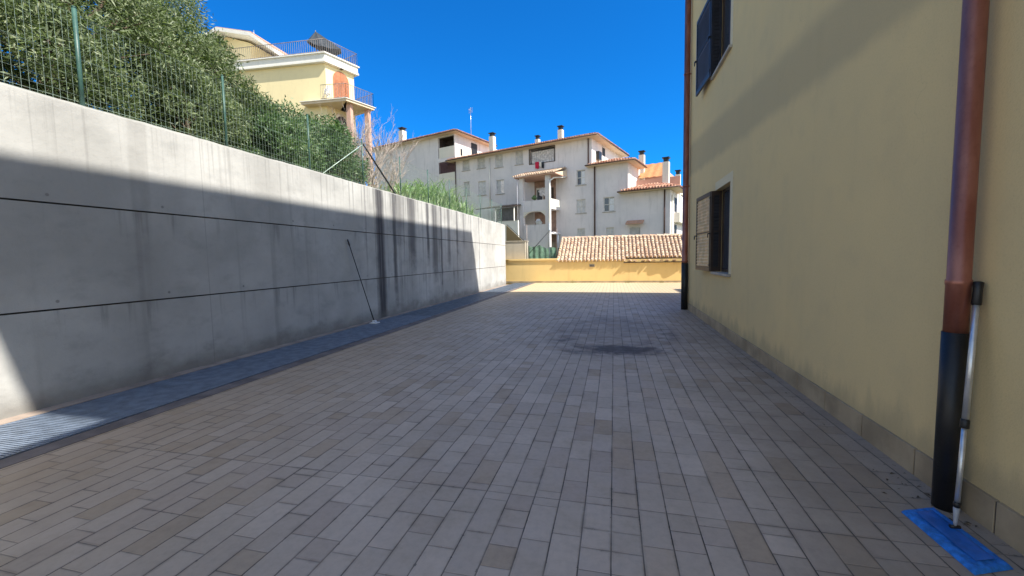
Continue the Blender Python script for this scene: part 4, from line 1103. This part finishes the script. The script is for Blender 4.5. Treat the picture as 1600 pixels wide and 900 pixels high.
# folding chair on the balcony
q = onz(507, 155, zb); q.y = YV-.52
fc = thing('folding_chair', (q.x, q.y, zb), 'white folding chair leaning on the villa balcony left of the arched door', 'chair')
MB().tube([(q.x-.25, q.y, zb+.02), (q.x+.15, q.y, zb+.95)], .02, 6).tube([(q.x-.25, q.y+.3, zb+.02), (q.x+.15, q.y+.3, zb+.95)], .02, 6).tube([(q.x+.3, q.y, zb+.02), (q.x-.1, q.y, zb+.8)], .02, 6).tube([(q.x+.3, q.y+.3, zb+.02), (q.x-.1, q.y+.3, zb+.8)], .02, 6).build('legs', M_WPLAS, fc)
MB().prismy([(q.x-.12, zb+.42), (q.x+.3, zb+.38), (q.x+.3, zb+.41), (q.x-.12, zb+.45)], q.y, q.y+.3).build('seat', M_WPLAS, fc)
MB().prismy([(q.x+.02, zb+.62), (q.x+.16, zb+.95), (q.x+.14, zb+.96), (q.x, zb+.63)], q.y, q.y+.3).build('backrest', M_WPLAS, fc)

# ------------------------------------------------------------------ vegetation
def leaf_mesh(name, centers, radii, n, L, W, seed, droop=.3, base=(0, 0, 0), flat=1., up=.2):
    rg = np.random.default_rng(seed); k = len(centers); C = np.array(centers); Rr = np.array(radii)
    wgt = Rr**2; idx = rg.choice(k, n, p=wgt/wgt.sum())
    d = rg.normal(size=(n, 3)); d /= np.linalg.norm(d, axis=1)[:, None]
    r = Rr[idx]*np.clip(rg.normal(.86, .20, n), .15, 1.35)
    p = C[idx]+d*r[:, None]*np.array([1, 1, flat])
    # direction: outward + random + droop
    t = d*.7+rg.normal(size=(n, 3))*.75; t[:, 2] += up-droop*rg.random(n); t /= np.linalg.norm(t, axis=1)[:, None]
    s = rg.normal(size=(n, 3)); s -= (s*t).sum(1)[:, None]*t; s /= np.linalg.norm(s, axis=1)[:, None]
    nn = np.cross(t, s)
    l = L*rg.uniform(.6, 1.3, n)[:, None]; w = W*rg.uniform(.7, 1.3, n)[:, None]
    v0 = p; v1 = p+t*l*.45+s*w*.5+nn*w*.15; v3 = p+t*l*.45-s*w*.5+nn*w*.15; v2 = p+t*l-nn*l*.12
    V_ = np.stack([v0, v1, v2, v3], 1).reshape(-1, 3)-np.array(base)
    me = bpy.data.meshes.new(name); me.vertices.add(4*n); me.vertices.foreach_set('co', V_.ravel())
    me.loops.add(4*n); me.loops.foreach_set('vertex_index', np.arange(4*n, dtype=np.int32))
    me.polygons.add(n); me.polygons.foreach_set('loop_start', np.arange(0, 4*n, 4, dtype=np.int32)); me.polygons.foreach_set('loop_total', np.full(n, 4, dtype=np.int32))
    me.update(); me.validate(); return me
def tree_like(name, base, H, RX, RY, label, cat, seed, mat, nl=9000, L=.10, W=.026, nclump=46, group=None, lean=(0, 0), low=.12, droop=.3, core=True):
    rnd = random.Random(seed); bx, by, bz = base
    t = thing(name, base, label, cat, group)
    cen = []; rad = []
    for i in range(nclump):
        u = rnd.random(); hh = low+(1-low)*u**.85
        prof = math.sqrt(max(.05, 1-((hh-.42)/.62)**2)) if hh > .42 else .75+.25*hh/.42
        a = rnd.uniform(0, 6.28); rr = math.sqrt(rnd.uniform(.12, 1))
        cx_ = bx+lean[0]*hh+math.cos(a)*RX*prof*rr; cy_ = by+lean[1]*hh+math.sin(a)*RY*prof*rr
        r_ = rnd.uniform(.20, .42)*min(RX, RY)*1.0
        cen.append((cx_, cy_, bz+H*hh)); rad.append(r_)
    m = MB(); tp = [(bx, by, bz-.3), (bx+.05, by, bz+H*.25), (bx+lean[0]*.4, by+lean[1]*.4, bz+H*.5), (bx+lean[0]*.8, by+lean[1]*.8, bz+H*.85)]
    rt = .035*H**.9; m.tube(tp, [rt, rt*.8, rt*.5, rt*.15], 8)
    for c in cen[::2]:
        h0 = max(.12*H, (c[2]-bz)*.55); s0 = Vector((bx+lean[0]*h0/H, by+lean[1]*h0/H, bz+h0)); c = Vector(c)
        mid = s0.lerp(c, .5)+Vector((rnd.uniform(-.1, .1), rnd.uniform(-.1, .1), .1)); m.tube([s0, mid, c], [rt*.35, rt*.22, rt*.06], 5, raw=True, caps=False)
    m.build('trunk', M_BARK, t)
    me = leaf_mesh('crown', cen, rad, nl, L, W, seed, base=base, droop=droop)
    me.materials.append(mat); o = bpy.data.objects.new('crown', me); COL.objects.link(o); o.parent = t
    return t
GT = 'leafy trees crowding behind the wire fence'
T = [  # x, y, z-top, rx, ry, label
 (-8.2, 1.2, 8.3, 1.5, 1.5, 'willowy green tree at the left frame edge, nearest behind the fence'),
 (-7.6, 2.9, 7.2, 1.2, 1.2, 'willowy tree right behind the first fence post from the left'),
 (-9.4, 3.2, 9.6, 1.8, 1.7, 'tallest leafy tree reaching the top left corner of the photo'),
 (-7.7, 4.5, 6.9, 1.15, 1.2, 'dense willowy tree between the first and second fence posts'),
 (-9.5, 5.3, 8.6, 1.6, 1.5, 'high leafy tree rising behind the second fence post'),
 (-7.7, 6.0, 5.9, 1.05, 1.0, 'rounded willowy tree just past the second fence post'),
 (-9.2, 6.9, 7.4, 1.2, 1.0, 'rightmost tall leafy tree edging against the blue sky'),
 (-7.3, 6.9, 4.9, .7, .62, 'lower willowy tree beside the shrubs, in front of the yellow villa'),
]
for i, (x, y, zt_, rx, ry, lb) in enumerate(T):
    z0 = hz(x, y)-.1
    tree_like('willow_tree', (x, y, z0), zt_-z0, rx, ry, lb, 'tree', 20+i, M_LEAF1, nl=24000, L=.085, W=.020, nclump=70, group=GT, low=.04, droop=.5)
SH = [
 (-6.75, 1.9, 4.5, .6, .9, 'low bush at the fence foot nearest the left frame edge'),
 (-6.75, 3.8, 4.6, .6, .95, 'low bush at the foot of the first fence post'),
 (-6.8, 5.5, 4.6, .6, .9, 'low bush at the foot of the second fence post'),
 (-7.2, 8.1, 4.40, .75, .65, 'broad leaved dark shrub below the villa wall'),
 (-8.1, 9.4, 5.35, .95, .8, 'tallest glossy shrub in front of the villa corner'),
 (-7.0, 9.3, 4.75, .75, .75, 'glossy shrub beside the braced fence post, left of it'),
 (-8.0, 10.7, 5.1, .8, .8, 'glossy shrub below the villa balcony'),
 (-6.8, 7.2, 4.5, .6, .7, 'low shrub where the tall trees end at the third fence post'),
]
for i, (x, y, zt_, rx, ry, lb) in enumerate(SH):
    z0 = hz(x, y)-.1
    tree_like('leafy_shrub', (x, y, z0), zt_-z0, rx, ry, lb, 'shrub', 60+i, M_LEAF2 if i > 2 else M_LEAF1, nl=11000, L=.085, W=.032 if i > 2 else .020, nclump=34, group='shrubs behind the wire fence', low=.02, droop=.35)
# bare dry twig bush
def twig_bush(base, H, n, label, seed, spread=.35):
    rnd = random.Random(seed); t = thing('dry_bush', base, label, 'bush', 'bare dry bushes behind the fence'); m = MB()
    def br(p, d, L, r, lev):
        q = p+d*L*.5+Vector((rnd.uniform(-.04, .04), rnd.uniform(-.04, .04), 0)); e = p+d*L
        m.tube([p, q, e], [r, r*.8, r*.45], 4, raw=True, caps=False)
        if lev > 0:
            for _ in range(rnd.randint(2, 4)):
                s = p.lerp(e, rnd.uniform(.3, 1)); dd = (d+Vector((rnd.uniform(-.7, .7), rnd.uniform(-.7, .7), rnd.uniform(-.1, .6)))).normalized()
                br(s, dd, L*rnd.uniform(.4, .65), r*.55, lev-1)
    for i in range(n):
        a = rnd.uniform(0, 6.28); b = Vector(base)+Vector((math.cos(a)*.3*rnd.random(), math.sin(a)*.3*rnd.random(), 0))
        br(b, Vector((math.cos(a)*spread, math.sin(a)*spread, 1)).normalized(), H*rnd.uniform(.55, .8), .015, 3)
    m.build('branches', M_TWIG, t)
for i, (x, y, H, n, lb) in enumerate([(-7.3, 11.2, 2.0, 20, 'tall bare twiggy bush right of the braced fence post'), (-6.9, 10.4, 1.6, 14, 'low bare twiggy bush under the black fence brace'), (-7.4, 12.4, 2.0, 13, 'bare twiggy bush before the long grey facade'), (-7.6, 10.5, 2.1, 14, 'pale leafless bush at the villa pillar foot'), (-7.0, 11.8, 1.5, 14, 'low leafless thicket in front of the reeds')]):
    twig_bush((x, y, hz(x, y)-.05), H, n, lb, 40+i)
# reeds
def reed(base, n, H, label, seed, mat=M_REED, cat='reed clump'):
    rnd = random.Random(seed); t = thing('reed_clump', base, label, cat, 'green reeds behind the far part of the fence'); m = MB(); b0 = Vector(base)
    for i in range(n):
        a = rnd.uniform(0, 6.28); p = b0+Vector((rnd.uniform(-.45, .45), rnd.uniform(-.7, .7), 0)); h = H*rnd.uniform(.45, 1.1)
        lean = Vector((math.cos(a), math.sin(a), 0))*rnd.uniform(.15, .95)*h; w_ = Vector((-math.sin(a), math.cos(a), 0))*rnd.uniform(.018, .036)
        pts = [p+lean*(k/5)**1.8+Vector((0, 0, h*(1-(1-k/5)**1.5)*(1-.25*(k/5)**3))) for k in range(6)]
        for k in range(5):
            w0 = w_*(1-.9*(k/5)**1.5); w1 = w_*(1-.9*((k+1)/5)**1.5)
            m.add([pts[k]-w0, pts[k]+w0, pts[k+1]+w1, pts[k+1]-w1], [(0,1,2,3)], raw=True)
    me = m.build('blades', mat, t)
rl = ['leftmost low reed clump beside the twiggy bush', 'reed clump just right of the twiggy bushes', 'pale green reed clump left of the tallest reeds', 'tallest pale green reed clump on the wall crest', 'reed clump right of the tallest reeds', 'dense green reed clump near the far fence end', 'small reed clump at the right end of the row', 'last sparse reed clump before the brown canopy']
for i, (x, y, H) in enumerate([(-6.7, 12.3, .8), (-6.8, 13.0, 1.0), (-6.8, 13.9, 1.15), (-6.8, 14.8, 1.4), (-6.75, 15.7, 1.3), (-6.7, 16.5, 1.2), (-6.6, 17.3, .95), (-6.6, 18.2, .65)]):
    reed((x, y, hz(x, y)-.05), 190, H, rl[i], 80+i)
for i, (x, y) in enumerate([(-6.5, 10.3), (-6.5, 11.6)]):
    z = hz(x, y); t = (x, y, z-.05)
    reed(t, 90, .5, ['dry straw tuft at the fence foot under the black brace', 'dry straw tuft at the fence foot before the reeds'][i], 95+i, M_DRYG, 'grass tuft')
# plumes on two reeds
